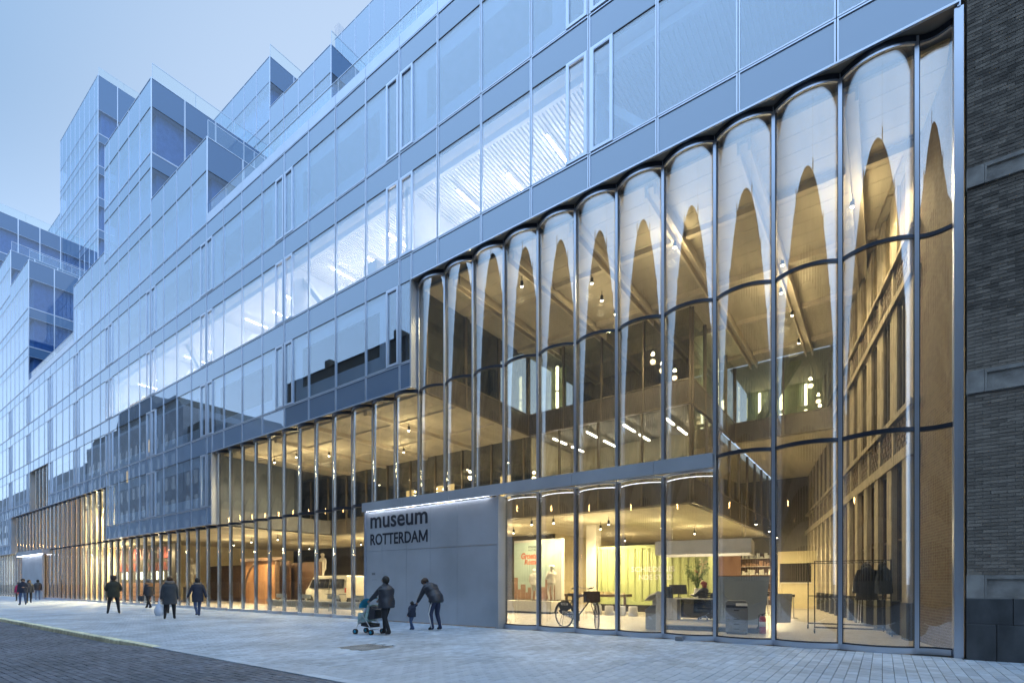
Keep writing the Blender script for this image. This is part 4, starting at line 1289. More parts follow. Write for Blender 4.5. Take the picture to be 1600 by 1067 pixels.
    if hairstyle in ('short', 'long', 'bun', 'hat', 'bob'):
        rg = []
        for i in range(7):
            a = -.15 + (PI / 2 + .1) * i / 6
            ring = []
            for j in range(16):
                th = 2 * PI * j / 16
                fy = math.sin(th); low = a - (.0 if fy > .2 else .55 * (1 - i / 6) * (1 if fy < 0 else .4))
                r_ = max(.002, math.cos(low)); ring.append(tuple(hpt(.106 * r_ * math.cos(th), .012 + .118 * r_ * fy, .105 + .115 * math.sin(low) + (.035 * (1 - i / 6) if fy > .2 else 0))))
            rg.append(ring)
        hb.rings(rg, 0)
    if hairstyle in ('long', 'bob'):
        zb = -.16 if hairstyle == 'long' else -.03
        rg = []
        for i in range(6):
            z = .17 + (zb - .17) * i / 5; k = 1 - .15 * i / 5
            rg.append([tuple(hpt(.112 * k * math.cos(PI + PI * j / 9), .02 + .122 * k * math.sin(PI + PI * j / 9), z)) for j in range(10)] + [tuple(hpt(.09 * k * math.cos(2 * PI - PI * j / 9), .03 + .09 * k * math.sin(2 * PI - PI * j / 9), z)) for j in range(10)])
        hb.rings(rg, 0)
    if hairstyle == 'hat':
        hb.lathe([(.004, 0), (.118, 0), (.118, .012), (.11, .09), (.09, .125), (.01, .135)], tuple(hpt(0, .02, .125)), 16, 0)
    if hairstyle == 'hood':
        rg = []
        for i in range(8):
            a = -1.05 + (PI / 2 + 1.0) * i / 7; r_ = max(.003, math.cos(a))
            rg.append([tuple(hpt(.112 * r_ * math.cos(2 * PI * j / 16), -.008 + .124 * r_ * math.sin(2 * PI * j / 16) - (.02 if math.sin(2 * PI * j / 16) > 0 else 0), .1 + .13 * math.sin(a))) for j in range(16)])
        hb.rings(rg, 0)
    if hb.v: hb.build('headwear' if hairstyle in ('hood', 'hat') else 'hair', hm, t)
    if extra: extra(t, s, hpt, up, J)
    return t

def collar(mat, r=.12, rr=.045, z=-.02, nm='fur_collar'):
    def f(t, s, hpt, up, J):
        MB().tube([hpt(r * math.cos(2 * PI * j / 14), .0 + r * .9 * math.sin(2 * PI * j / 14), z + .02 * math.sin(2 * PI * j / 14)) for j in range(14)], rr * s, 8, 0, closed=True).build(nm, M[mat], t)
    return f
def both(*fs):
    def f(*a):
        for g in fs: g(*a)
    return f

def stripe(t, s, hpt, up, J):
    for sd in 'LR':
        sg_ = -1 if sd == 'L' else 1
        a, b, c = J['hip' + sd], J['kn' + sd], J['an' + sd]
        pts = []
        for q, rr in ((a + Vector((0, 0, -.06)), .104), (a.lerp(b, .5), .092), (b, .070), (b.lerp(c, .5), .062), (c, .052)):
            pts.append((q + Vector((sg_ * rr, 0, 0))) * s)
        MB().rings([[tuple(p + Vector((0, .022, 0))), tuple(p + Vector((sg_ * .006, .02, 0))), tuple(p + Vector((sg_ * .006, -.02, 0))), tuple(p + Vector((0, -.022, 0)))] for p in pts]).build('side_stripe', M['white'], t)

# woman pushing the stroller to the left
person('woman in black quilted jacket with hood pushing a blue stroller', (-11.2, -3.55, 0), 100, 1.66, 'coat_black', 'trouser_black', 'hair_black',
       feet=[(-.10, -.20, .10), (.10, .16, .09)], hands=[(-.2, .44, 1.03), (.2, .44, 1.03)], hem=.80, puffer=9, hairstyle='hood', lean=.06, bulk=1.2)
# bending man and the small child
person('man in dark quilted jacket and striped navy track pants bending to a child', (-11.05, -1.75, 0), 96, 1.80, 'coat_black', 'trouser_navy', 'hair_brown',
       feet=[(-.11, .04, .09), (.11, -.08, .09)], hands=[(-.14, .62, .80), (.14, .10, .82)], hem=.84, puffer=6, hairstyle='short', lean=.62, head_down=.35, extra=stripe, bulk=1.14)
person('small child in navy hooded jacket and blue jeans held by the bending man', (-11.72, -2.12, 0), 100, .90, 'coat_navy', 'jeans', 'hair_black',
       feet=[(-.10, -.22, .12), (.10, .12, .09)], hands=[(-.32, .05, .95), (.26, .10, 1.52)], hem=.80, hairstyle='hood', bulk=1.28, child=True)
person('man in dark olive coat and cap standing with legs apart, seen from behind', (-29.35, -4.6, 0), 72, 1.80, 'coat_olive', 'trouser_black', 'hair_black',
       feet=[(-.20, .0, .09), (.20, -.02, .09)], hands=[(-.19, .22, 1.05), (.19, .22, 1.05)], hem=.76, hairstyle='hat', bulk=1.1, shoe='shoe')
person('woman in black coat with tan scarf walking left with a bag', (-34.0, -1.6, 0), 112, 1.72, 'coat_black', 'trouser_black', 'hair_grey',
       feet=[(-.09, -.26, .12), (.09, .26, .09)], hands=[(-.24, .1, .84), (.26, -.05, .84)], hem=.74, hairstyle='short', bulk=1.08,
       extra=both(collar('coat_tan', .15, .07, -.07, 'scarf'), lambda t, s, hpt, up, J: MB().rings([[((.17 + .02 * i) * math.cos(2 * PI * j / 12), .0 + (.15 + .015 * i) * math.sin(2 * PI * j / 12), 1.42 - .05 * i) for j in range(12)] for i in range(4)]).build('shawl', M['coat_tan'], t),
                  lambda t, s, hpt, up, J: MB().bbox(-.42, -.30, -.02, .30, .45, .74, .02).tube([(-.36, .02, .74), (-.34, .1, .86), (-.36, .26, .74)], .012, 6).build('handbag', M['coat_slate'], t)))
person('person in long slate parka with fur hood walking away with a plastic bag', (-22.95, -4.6, 0), 66, 1.74, 'coat_slate', 'trouser_black', 'hair_brown',
       feet=[(-.15, -.06, .10), (.15, .08, .09)], hands=[(-.28, .02, .84), (.28, .05, .84)], hem=.62, hairstyle='short', bulk=1.14, extra=collar('fur', .125, .05, -.01))
person('dark figure in black coat half hidden behind the slate parka', (-26.9, -3.1, 0), 70, 1.72, 'coat_black', 'trouser_black', 'hair_black',
       feet=[(-.10, -.22, .12), (.10, .2, .09)], hands=[(-.30, .12, .92), (.26, -.06, .86)], hem=.78, hairstyle='short')
person('woman with long dark hair in navy coat and blue jeans striding away', (-24.1, -3.1, 0), 80, 1.70, 'coat_navy', 'jeans', 'hair_black',
       feet=[(-.08, -.30, .15), (.08, .14, .09)], hands=[(-.36, .16, .86), (.30, -.18, .86)], hem=.66, hairstyle='long', bulk=1.05, extra=collar('fur', .125, .045, -.03))
person('man in navy coat walking towards the camera at the far left', (-46.2, -4.7, 0), -115, 1.78, 'coat_navy', 'jeans', 'hair_black',
       feet=[(-.09, -.16, .10), (.09, .2, .09)], hands=[(-.14, .30, 1.16), (.25, .06, .86)], hem=.82, hairstyle='short', bulk=1.1)
person('person in magenta jacket walking behind the man in navy coat', (-56.5, -3.1, 0), -120, 1.55, 'coat_pink', 'trouser_black', 'hair_black',
       feet=[(-.09, -.14, .10), (.09, .16, .09)], hem=.72, hairstyle='bob')
person('person in black jacket with one arm out behind the man in navy', (-50.0, -3.7, 0), -100, 1.72, 'coat_black', 'trouser_black', 'hair_black',
       feet=[(-.09, -.18, .10), (.09, .18, .09)], hands=[(-.24, .1, .86), (.52, -.1, 1.02)], hem=.8, hairstyle='long')
person('man in black jacket and pale jeans walking away at the far left', (-59.6, -1.35, 0), 85, 1.78, 'coat_black', 'jeans_pale', 'hair_black',
       feet=[(-.11, -.10, .10), (.11, .12, .09)], hem=.84, hairstyle='short', bulk=1.1)

# plastic bag carried by the person in the parka
pb_ = thing('plastic_bag', 'bulging pale plastic carrier bag held beside the slate parka', 'bag', (-23.10, -4.92, .16))
rg = []
for i, (z, r_) in enumerate(((0, .10), (.03, .17), (.15, .21), (.28, .19), (.40, .12), (.50, .05), (.60, .025))):
    rg.append([(r_ * (1 + .12 * math.sin(3 * a + i)) * math.cos(a), .75 * r_ * (1 + .1 * math.cos(2 * a + i)) * math.sin(a), z) for a in [2 * PI * j / 14 for j in range(14)]])
MB().rings(rg).build('sack', M['bag_white'], pb_)
MB().tube([(-.02, 0, .58), (-.03, 0, .66), (.0, 0, .70), (.03, 0, .66), (.02, 0, .58)], .008, 6).build('handle', M['bag_white'], pb_)

# stroller
st = thing('stroller', 'folding baby stroller with turquoise hood and pale striped seat', 'stroller', (-11.85, -3.62, 0), R(10))
# local -x is forward
mb = MB()
for y in (-.22, .22):
    mb.tube([(.38, y, 1.04), (.28, y, .98), (-.02, y, .58), (-.30, y, .16)], .013, 6)
    mb.tube([(.26, y, .14), (.05, y, .42), (-.12, y, .62)], .013, 6)
    mb.tube([(-.16, y, .36), (.12, y, .34)], .011, 6)
mb.tube([(.26, -.22, .15), (.26, .22, .15)], .011, 6).tube([(-.2, -.22, .30), (-.2, .22, .30)], .011, 6).tube([(.0, -.22, .42), (.0, .22, .42)], .011, 6)
mb.build('frame', M['steel'], st)
for y in (-.22, .22): MB().tube([(.35, y, 1.03), (.46, y, 1.05)], .02, 8).build('grip', M['black'], st)
for wx_, wy in ((-.32, -.22), (-.32, .22), (.27, -.24), (.27, .24)):
    for dy in (-.025, .025):
        wl = MB().tube([(wx_ + .062 * math.cos(2 * PI * k / 14), wy + dy, .078 + .062 * math.sin(2 * PI * k / 14)) for k in range(14)], .016, 6, 0, True).build('wheel', M['rubber'], st)
        MB().lathe([(.02, -.012), (.045, -.008), (.045, .008), (.02, .012)], (wx_, wy + dy, .078), 10, 0, 'y').build('rim', M['stroller_blue'], wl)
MB().prism([(-.24, .36), (.06, .36), (.16, .82), (.10, .84), (.0, .44), (-.22, .43)], 'y', -.2, .2).build('seat', M['stroller_stripe'], st)
rg = []
for i in range(7):
    a = PI * .02 + PI * .56 * i / 6
    rg.append([(.10 - .34 * math.cos(a) * .9, y, .72 + .30 * math.sin(a)) for y in (-.21, -.1, 0, .1, .21)] + [(.10 - .32 * math.cos(a) * .9, y, .72 + .285 * math.sin(a)) for y in (.2, .1, 0, -.1, -.2)])
MB().rings(rg, smooth=False).build('hood', M['stroller_blue'], st)
MB().prism([(-.26, .30), (-.12, .32), (-.10, .62), (-.24, .60)], 'y', -.2, .2).build('foot_cover', M['stroller_stripe'], st)
MB().prism([(.12, .42), (.34, .46), (.36, .70), (.18, .80)], 'y', -.19, .19).build('hanging_bag', M['coat_black'], st)
MB().prism([(-.15, .24), (.2, .2), (.22, .3), (-.13, .32)], 'y', -.19, .19).build('basket', M['black'], st)

# ------------------------------------------------------------------ exhibits and furniture behind the glass
# bicycle standing in the first bay
bk = thing('bicycle', 'black roadster bicycle with lettered chain case parked behind the curved glass', 'bicycle', (-7.72, 1.24, .004), R(-17))
bk.scale = (1.27, 1.27, 1.22)
def wheel(x, turn=0):
    def rp(a, r, y=0):
        p = Vector((r * math.cos(a), y, r * math.sin(a))); p.rotate(Matrix.Rotation(turn, 3, 'Z')); return (x + p.x, p.y, .345 + p.z)
    wl = MB().tube([rp(2 * PI * k / 32, .325) for k in range(32)], .02, 8, 0, True).build('wheel', M['rubber'], bk)
    MB().tube([rp(2 * PI * k / 32, .303) for k in range(32)], .011, 6, 0, True).build('rim', M['steel'], wl)
    m_ = MB()
    for k in range(24): m_.tube([rp(2 * PI * k / 24, .03, .02 * (-1) ** k), rp(2 * PI * k / 24 + .12 * (-1) ** k, .30)], .0016, 3)
    m_.tube([rp(0, 0, -.05), rp(0, 0, .05)], .02, 8); m_.build('spokes', M['steel'], wl)
    MB().tube([rp(.15 + PI * .95 * k / 18, .365) for k in range(19)], .014, 6).build('mudguard', M['black'], bk)
wheel(-.56); wheel(.58, R(-38))
mb = MB()
BBk, STt, HT, HB = (-.08, 0, .30), (-.26, 0, .80), (.33, 0, .93), (.37, 0, .78)
mb.tube([BBk, STt], .016).tube([BBk, HB], .018).tube([(-.25, 0, .76), HT], .016).tube([HT, HB], .02)
for y in (-.05, .05):
    mb.tube([BBk, (-.56, y, .345)], .010).tube([(-.25, y * .3, .74), (-.56, y, .345)], .009)
    mb.tube([HB, (.45, y, .62), (.58, y, .345)], .011)
mb.build('frame', M['black'], bk)
mb = MB().tube([HT, (.31, 0, 1.03)], .013)
mb.tube([(.12, -.30, 1.06), (.22, -.26, 1.09), (.34, -.10, 1.04), (.31, 0, 1.04), (.34, .10, 1.04), (.22, .26, 1.09), (.12, .30, 1.06)], .011, 7)
mb.build('handlebar', M['steel'], bk)
for y in (-.30, .30): MB().tube([(.15, y, 1.065), (.03, y, 1.04)], .017, 7).build('grip', M['black'], bk)
MB().prism([(-.40, .86), (-.38, .92), (-.18, .92), (-.12, .90), (-.12, .87)], 'y', -.06, .06).tube([STt, (-.28, 0, .88)], .014).build('saddle', M['black'], bk)
mb = MB()
for y in (-.07, .07): mb.tube([(-.28, y, .74), (-.84, y, .73)], .008).tube([(-.74, y, .73), (-.56, y * .8, .36)], .006)
mb.tube([(-.84, -.07, .73), (-.84, .07, .73)], .008).tube([(-.55, -.07, .735), (-.55, .07, .735)], .008); mb.build('carrier', M['black'], bk)
MB().prism([(-.62, .38), (-.10, .24), (.06, .22), (.06, .40), (-.10, .42), (-.60, .50), (-.68, .45)], 'y', -.085, -.06).build('chain_case', M['coat_navy'], bk)
def on_bike(nm, txt, x0, x1, z0, z1, y=-.087):
    return letters(nm, txt, x0, x1, y, z0, z1, M['white'], bk, .01, .003)
on_bike('case_lettering', 'STAD AL', -.55, -.12, .385, .455); on_bike('case_lettering', 'MUZE', -.42, -.05, .285, .35)
MB().prism([(-.56, .40), (-.30, .50), (-.20, .56), (-.34, .72), (-.56, .71), (-.74, .62)], 'y', -.075, -.062).build('coat_guard', M['black'], bk)
on_bike('guard_lettering', 'MUSEUM', -.60, -.34, .60, .67, -.078)
MB().box(.30, .52, -.17, .17, .70, .98).build('basket', M['wood_dark'], bk)
MB().ball((.5, 0, .66), .045, 10).build('headlamp', M['steel'], bk)
mb = MB().tube([(-.60, -.05, .33), (-.62, -.13, .02), (-.50, -.13, .02), (-.54, -.05, .33)], .009).build('stand', M['steel'], bk)
MB().tube([(-.08, -.10, .30), (-.02, -.12, .16)], .011).box(-.06, .02, -.2, -.12, .14, .165).tube([(-.08, .06, .30), (-.14, .09, .45)], .011).box(-.18, -.10, .09, .17, .44, .465).build('pedals', M['steel'], bk)

# white stools in front of the exhibition table
stool0 = thing('stool', 'white rounded block stool', 'stool', (-10.63, 8.3, .004), 0, 'white stools at the exhibition table')
MB().lathe([(.20, 0), (.215, .02), (.20, .25), (.195, .40), (.18, .43), (.02, .44)], n=16, squash=(1, .9)).build('seat', M['white'], stool0)
MB().lathe([(.205, -.002), (.21, .018)], n=16, squash=(1.02, .92)).build('foot_ring', M['black'], stool0)
sts = [stool0]
for x in (-10.04, -9.47, -8.9): c = copy_tree(stool0); c.location = (x, 8.3, .004); sts.append(c)
for o_, wd_ in zip(sts, ('leftmost', 'second from the left', 'third from the left', 'rightmost')): o_['label'] = 'white rounded block stool at the dark exhibition table, ' + wd_
et = thing('exhibition_table', 'long dark trestle table carrying a small pale city model', 'table', (-11.4, 9.6, .004))
MB().bbox(-1.7, 1.7, -.5, .5, .80, .92, .006).build('top', M['wood_dark'], et)
for x in (-1.4, 1.4):
    for y in (-.35, .35): MB().box(x - .05, x + .05, y - .05, y + .05, 0, .80).build('leg', M['wood_dark'], et)
cm = thing('city_model', 'low pale wooden model of city blocks on the dark table', 'model', (-11.4, 9.6, .926))
mb = MB()
for i in range(40):
    x, y = random.uniform(-1.5, 1.4), random.uniform(-.4, .3); mb.box(x, x + random.uniform(.06, .16), y, y + .1, 0, random.uniform(.03, .14))
mb.build('blocks', M['blossom'], cm)['kind'] = 'stuff'; MB().box(-1.6, 1.6, -.46, .46, -.003, .0).build('base', M['plaster'], cm)
# green container
gc = thing('shipping_container', 'yellow green corrugated shipping container with pale lettering', 'container', (-9.4, 11.6, .004))
xs_ = []; x = -2.66; k = 0
prof = []
while x < 2.66:
    dd = -.04 if k % 2 else 0.0
    prof += [(x + .02, dd), (x + .16, dd)]; x += .19; k += 1
top_pts = [(px_, py_) for px_, py_ in prof] + [(2.66, .25), (-2.66, .25)]
MB().prism(top_pts, 'z', .52, 3.2).build('corrugated_wall', M['green_box'], gc)
MB().box(-2.72, 2.72, -.06, .3, 3.2, 3.36).box(-2.72, 2.72, -.06, .3, .36, .52).box(-2.8, -2.66, -.06, .3, .36, 3.36).box(2.66, 2.8, -.06, .3, .36, 3.36).box(-2.8, 2.8, .3, 2.4, .36, 3.36).build('corner_frame', M['green_box'], gc)
MB().box(-2.7, 2.7, .05, 2.2, 0, .36).build('plinth', M['dark_wall'], gc)
letters('lettering', 'SCHIEDENIS', -.95, 1.25, -.045, 2.02, 2.28, M['white'], gc, .015, .006)
letters('lettering', 'NDE STAD', -.55, 1.15, -.045, 1.62, 1.88, M['white'], gc, .015, .006)
# mural wall on its platform with two white figures
mw = thing('mural_wall', 'white display wall printed with a pale teal sky and brown skyline', 'display', (-13.9, 8.3, .004))
MB().box(-1.45, 1.35, 0, .30, .62, 3.62).build('wall', M['plaster'], mw)
MB().box(-1.44, 1.0, -.012, -.001, .64, 3.5).build('print', M['teal'], mw)
mb = MB(); x = -1.43
for wd_, hh in ((.22, 1.1), (.16, .5), (.3, .75), (.12, .35), (.25, .6), (.2, .45), (.3, .3), (.24, .62), (.2, 1.0), (.36, .72)):
    mb.box(x, x + wd_, -.018, -.0121, .64, .64 + hh); x += wd_ + .01
mb.build('skyline_print', M['print_brick'], mw)
MB().box(-.02, .02, -.02, -.0181, 1.2, 1.9).lathe([(.01, 0), (.07, .03), (.09, .1), (.01, .16)], (0, -.03, 1.85), 10, squash=(1, .2)).build('tower_print', M['print_brick'], mw)
letters('print_title', 'museum', -.55, .25, -.014, 3.2, 3.32, M['print_dark'], mw, .02, .004)
letters('print_title', 'ROTTERDAM', -.55, .25, -.014, 3.06, 3.15, M['print_dark'], mw, .02, .004)
letters('print_script', 'Groeten', -1.0, .15, -.014, 2.66, 2.98, M['orange_text'], mw, .04, .004, shear=.2)
letters('print_script', 'Rotter', -.8, .15, -.014, 2.38, 2.64, M['orange_text'], mw, .04, .004, shear=.2)
pf = thing('display_platform', 'low pale display platform in front of the mural wall', 'platform', (-13.9, 7.75, .004))
MB().bbox(-1.5, 1.4, -.45, .45, .10, .60, .006).box(-1.4, 1.3, -.35, .35, 0, .10, 1).build('deck', [M['plaster'], M['black']], pf)
person('white figure with bowed head seen from behind on the platform', (-13.72, 7.65, .61), 10, 1.55, 'plaster', 'plaster', 'plaster', statue='plaster', name='statue', cat='statue', hem=.85, hairstyle='short', head_down=.35, hands=[(-.2, .1, .9), (.2, .1, .9)])
person('white figure with broad hat leaning back on the platform', (-12.72, 7.65, .61), 60, 1.70, 'plaster', 'plaster', 'plaster', statue='plaster', name='statue', cat='statue', hem=.85, hairstyle='none', lean=-.12,
       hands=[(-.12, .22, 1.15), (.12, .22, 1.1)], extra=lambda t, s, hpt, up, J: MB().lathe([(.2, 0), (.21, .01), (.11, .02), (.1, .1), (.01, .12)], tuple(hpt(0, .02, .14)), 14).build('hat_brim', M['plaster'], t))
# leaflet stand with a clear bag of leaflets
ls = thing('leaflet_stand', 'grey leaflet stand with a curved white back panel', 'stand', (-5.75, 2.35, .004), R(-12))
MB().box(-.18, .18, -.16, .16, .02, .52).build('bin', M['grey_desk'], ls)
MB().prism([(-.18, .52), (.18, .52), (.2, .66), (.0, .76), (-.2, .62)], 'y', -.17, .17).build('bin_top', M['copier'], ls)
MB().prism([(.21, 0), (.24, 0), (.26, 1.2), (.0, 1.1), (-.18, .94), (-.19, .9), (.0, 1.04), (.21, 1.12)], 'y', -.2, .2).box(-.16, .22, .18, .21, .02, 1.0).build('back_panel', M['white'], ls)
MB().box(.19, .205, -.12, .12, .06, .5).build('leaflet_pack', M['leaf'], ls)
rg = [[(.19 * (1 + .1 * math.sin(5 * a + i)) * math.cos(a), .17 * (1 + .1 * math.cos(4 * a + i)) * math.sin(a), .34 + .03 * i + .03 * math.sin(2 * a)) for a in [2 * PI * j / 16 for j in range(16)]] for i in range(4)]
MB().rings(rg, cap=False).build('bag_liner', M['bag_white'], ls)
# raised desk platform, desks, chair, person, vase, hanging light box
dp_ = thing('desk_platform', 'low dark edged platform under the reception desk', 'platform', (-4.6, 4.3, .004), R(8))
MB().box(-1.6, 1.5, -1.5, 3.4, 0, .13).box(-1.55, 1.45, -1.45, 3.35, .131, .16, 1).build('deck', [M['dark_wall'], M['floor_in']], dp_)
dk = thing('reception_desk', 'pale reception desk with drawers and glass modesty panel', 'desk', (-5.2, 5.2, .17), R(8))
MB().bbox(-1.1, 1.0, -.4, .4, .72, .76, .005).build('top', M['desk_top'], dk)
pd = MB().box(-1.08, -.66, -.38, .38, 0, .72).build('pedestal', M['desk_top'], dk)
for z in (.05, .28, .50): f_ = MB().box(-1.06, -.68, -.395, -.381, z, z + .2).build('drawer', M['desk_top'], dk); MB().box(-.92, -.82, -.41, -.396, z + .14, z + .155).build('handle', M['steel'], f_)
MB().box(-.64, .98, .30, .32, .05, .70).build('modesty_panel', M['glass_dark'], dk); MB().box(.93, .98, -.38, .29, 0, .72).build('leg', M['steel'], dk)
sc_ = thing('speaker_box', 'black box standing on the left end of the desk', 'box', (-6.12, 4.78, .932), R(8))
MB().bbox(-.14, .14, -.14, .14, 0, .40, .006).box(-.1, .1, -.145, -.141, .05, .35).build('case', M['black'], sc_)
mn = thing('computer_screen', 'tilted black screen on the reception desk seen from behind', 'screen', (-5.95, 5.35, .932), R(30))
MB().lathe([(.12, 0), (.12, .012), (.02, .02), (.02, .2)], n=12).build('foot', M['black'], mn)
MB().add([(-.3, -.05, .12), (.3, -.05, .12), (.3, -.02, .12), (-.3, -.02, .12), (-.3, .10, .46), (.3, .10, .46), (.3, .13, .45), (-.3, .13, .45)], [(0, 1, 5, 4), (1, 2, 6, 5), (2, 3, 7, 6), (3, 0, 4, 7), (4, 5, 6, 7), (3, 2, 1, 0)]).build('panel', M['black'], mn)
tr_ = thing('paper_tray', 'stack of black document trays on the desk', 'tray', (-5.0, 5.2, .932), R(-20))
for z in (0, .07, .14): MB().box(-.16, .16, -.12, .12, z, z + .012).box(-.16, -.15, -.12, .12, z + .012, z + .06).box(.15, .16, -.12, .12, z + .012, z + .06).build('tray', M['black'], tr_)
person('red haired person in dark jacket seated at the reception desk', (-5.12, 5.62, .26), 75, 1.68, 'coat_black', 'trouser_navy', 'hair_red',
       feet=[(-.12, .42, .09), (.12, .36, .09)], hands=[(-.16, .40, .80), (.16, .40, .80)], hem=.86, hairstyle='bob', seated=True, hip=.53, coat_child=False)
ch = thing('office_chair', 'black office swivel chair with steel star base behind the desk', 'chair', (-5.04, 5.59, .165), R(75))
MB().bbox(-.23, .23, -.26, .22, .37, .43, .02).build('seat', M['black'], ch); MB().bbox(-.21, .21, -.34, -.28, .46, .95, .02).build('backrest', M['black'], ch)
mb = MB().tube([(0, 0, .37), (0, 0, .1)], .03)
for k in range(5): a = 2 * PI * k / 5; mb.tube([(0, 0, .12), (.28 * math.cos(a), .28 * math.sin(a), .075)], .018, 6)
mb.build('star_base', M['steel'], ch)
for k in range(5): a = 2 * PI * k / 5; MB().ball((.28 * math.cos(a), .28 * math.sin(a), .036), .035, 8).build('castor', M['black'], ch)
vs_ = thing('flower_vase', 'tall pale vase holding green branches and pale blossom', 'vase', (-5.75, 7.0, .55))
sd_ = MB().bbox(-.3, .3, -.3, .3, -.55, 0, .005).build('stand', M['plaster'], vs_)
MB().lathe([(.10, 0), (.13, .05), (.16, .35), (.13, .62), (.11, .66), (.125, .70), (.11, .70)], n=16).build('vase', M['white'], vs_)
mb = MB(); lf = MB(); bl_ = MB(); pk = MB()
for k in range(26):
    a = random.uniform(0, 2 * PI); ln = random.uniform(.7, 1.35); sp_ = random.uniform(.15, .75)
    pts = [(0, 0, .62)] + [(sp_ * (q / 4) ** 1.4 * math.cos(a), sp_ * (q / 4) ** 1.4 * math.sin(a), .62 + ln * q / 4 * (1 - .25 * sp_ * q / 4)) for q in range(1, 5)]
    mb.tube(pts, [.008, .007, .005, .004, .002], 5)
    for q in range(16):
        f = random.uniform(.35, 1); i = min(3, int(f * 4)); p = Vector(pts[i]).lerp(Vector(pts[i + 1]), f * 4 - i) + Vector((random.gauss(0, .04), random.gauss(0, .04), random.gauss(0, .04)))
        u = Vector((random.gauss(0, 1), random.gauss(0, 1), random.gauss(0, .6))).normalized() * .06; v = Vector((random.gauss(0, 1), random.gauss(0, 1), random.gauss(0, 1))).normalized() * .025
        (bl_ if k % 5 == 0 else pk if (k % 9 == 1 and q % 4 == 0) else lf).add([p - u, p + v, p + u, p - v], [(0, 1, 2, 3)])
mb.build('stems', M['leaf'], vs_)['kind'] = 'stuff'; lf.build('leaves', M['leaf'], vs_)['kind'] = 'stuff'; bl_.build('blossom', M['blossom'], vs_)['kind'] = 'stuff'; pk.build('pink_blossom', M['pink'], vs_)['kind'] = 'stuff'
hl = thing('hanging_light_box', 'long pale box canopy hanging above the reception desk', 'canopy', (-5.6, 6.2, 2.5), R(8))
MB().box(-1.35, 1.9, -.5, -.42, 0, .5).box(-1.35, -1.27, -.42, 1.6, 0, .5).box(1.82, 1.9, -.42, 1.6, 0, .5).box(-1.27, 1.82, 1.52, 1.6, 0, .5).box(-1.27, 1.82, -.42, 1.52, .44, .5).build('fascia', M['plaster'], hl)
MB().box(-1.2, 1.75, -.36, 1.45, .425, .438).build('light_panel', emit('canopy_light', (1, .85, .6), 3.0), hl)
mb = MB()
for x in (-1.1, 1.6):
    for y in (-.4, 1.5): mb.tube([(x, y, .5), (x, y, 2.1)], .006, 5)
mb.build('hangers', M['steel'], hl)
# copier, counter, extinguisher
cp = thing('copier', 'grey office copier with four paper drawers', 'copier', (-3.42, 2.75, .004), R(12))
MB().bbox(-.29, .29, -.30, .30, .03, .74, .008).build('cabinet', M['copier'], cp)
for z, hh in ((.06, .13), (.20, .13), (.34, .13), (.48, .24)):
    f_ = MB().bbox(-.275, .275, -.322, -.301, z, z + hh - .012, .004).build('drawer', M['copier'], cp); MB().box(-.07, .07, -.328, -.3225, z + hh - .06, z + hh - .03).build('handle', M['black'], f_)
MB().box(-.28, .28, -.2, .28, .741, .82).box(-.29, .29, -.3, .3, .821, .90, 1).build('scanner', [M['black'], M['copier']], cp)
MB().add([(-.02, -.38, .80), (.28, -.38, .80), (.28, -.301, .88), (-.02, -.301, .88), (-.02, -.301, .80), (.28, -.301, .80)], [(0, 1, 2, 3), (0, 3, 4), (1, 5, 2), (0, 4, 5, 1), (3, 2, 5, 4)]).box(.03, .2, -.372, -.366, .803, .812).build('control_panel', M['copier_pale'], cp)
MB().bbox(-.26, .24, -.26, .26, .901, .95, .02).build('lid', M['copier'], cp)
for x in (-.24, .24):
    for y in (-.25, .25): MB().ball((x, y, .016), .02, 8).build('castor', M['black'], cp)
ct = thing('counter', 'pale blue grey reception counter with a slanted end', 'counter', (-3.5, 4.4, .004), R(10))
MB().add([(-.85, -.2, .14), (.50, -.2, .14), (.50, .25, .14), (-.85, .25, .14), (-.85, -.3, 1.66), (.66, -.3, 1.66), (.66, .3, 1.66), (-.85, .3, 1.66)], [(0, 1, 5, 4), (1, 2, 6, 5), (2, 3, 7, 6), (3, 0, 4, 7), (4, 5, 6, 7), (3, 2, 1, 0)]).build('front_panel', M['grey_desk'], ct)
MB().box(-.8, .42, -.14, .2, 0, .14).build('plinth', M['black'], ct); MB().bbox(-.86, .68, -.31, .31, 1.665, 1.69, .004).build('top', M['wood'], ct)
MB().add([(.70, -.1, .22), (1.25, .3, .22), (1.25, .34, .22), (.70, -.06, .22), (.72, -.1, 1.12), (1.30, .3, 1.12), (1.30, .34, 1.12), (.72, -.06, 1.12)], [(0, 1, 5, 4), (1, 2, 6, 5), (2, 3, 7, 6), (3, 0, 4, 7), (4, 5, 6, 7), (3, 2, 1, 0)]).build('side_panel', M['copier_pale'], ct)
fe = thing('fire_extinguisher', 'red fire extinguisher standing beside the copier', 'extinguisher', (-2.80, 3.1, .004))
MB().lathe([(.085, 0), (.09, .02), (.09, .42), (.07, .48), (.03, .50)], n=16).build('cylinder', M['red'], fe)
MB().lathe([(.03, .50), (.03, .55), (.02, .57)], n=10).tube([(0, 0, .55), (.09, 0, .60)], .012).tube([(0, 0, .57), (.09, 0, .53)], .01).build('valve', M['black'], fe)
MB().tube([(-.02, 0, .55), (-.09, 0, .53), (-.105, 0, .4), (-.1, 0, .18)], .012, 6).build('hose', M['black'], fe)
MB().lathe([(.0905, .2), (.0908, .34)], n=16).build('label_band', M['white'], fe)
sp2 = thing('salmon_partition', 'salmon coloured partition panel behind the counter', 'partition', (-6.0, 9.0, .004), R(10))
MB().box(.52, 1.35, 0, .08, 0, 2.6).build('panel', M['salmon'], sp2); MB().box(.48, .519, -.02, .1, 0, 2.64).build('edge', M['steel'], sp2)
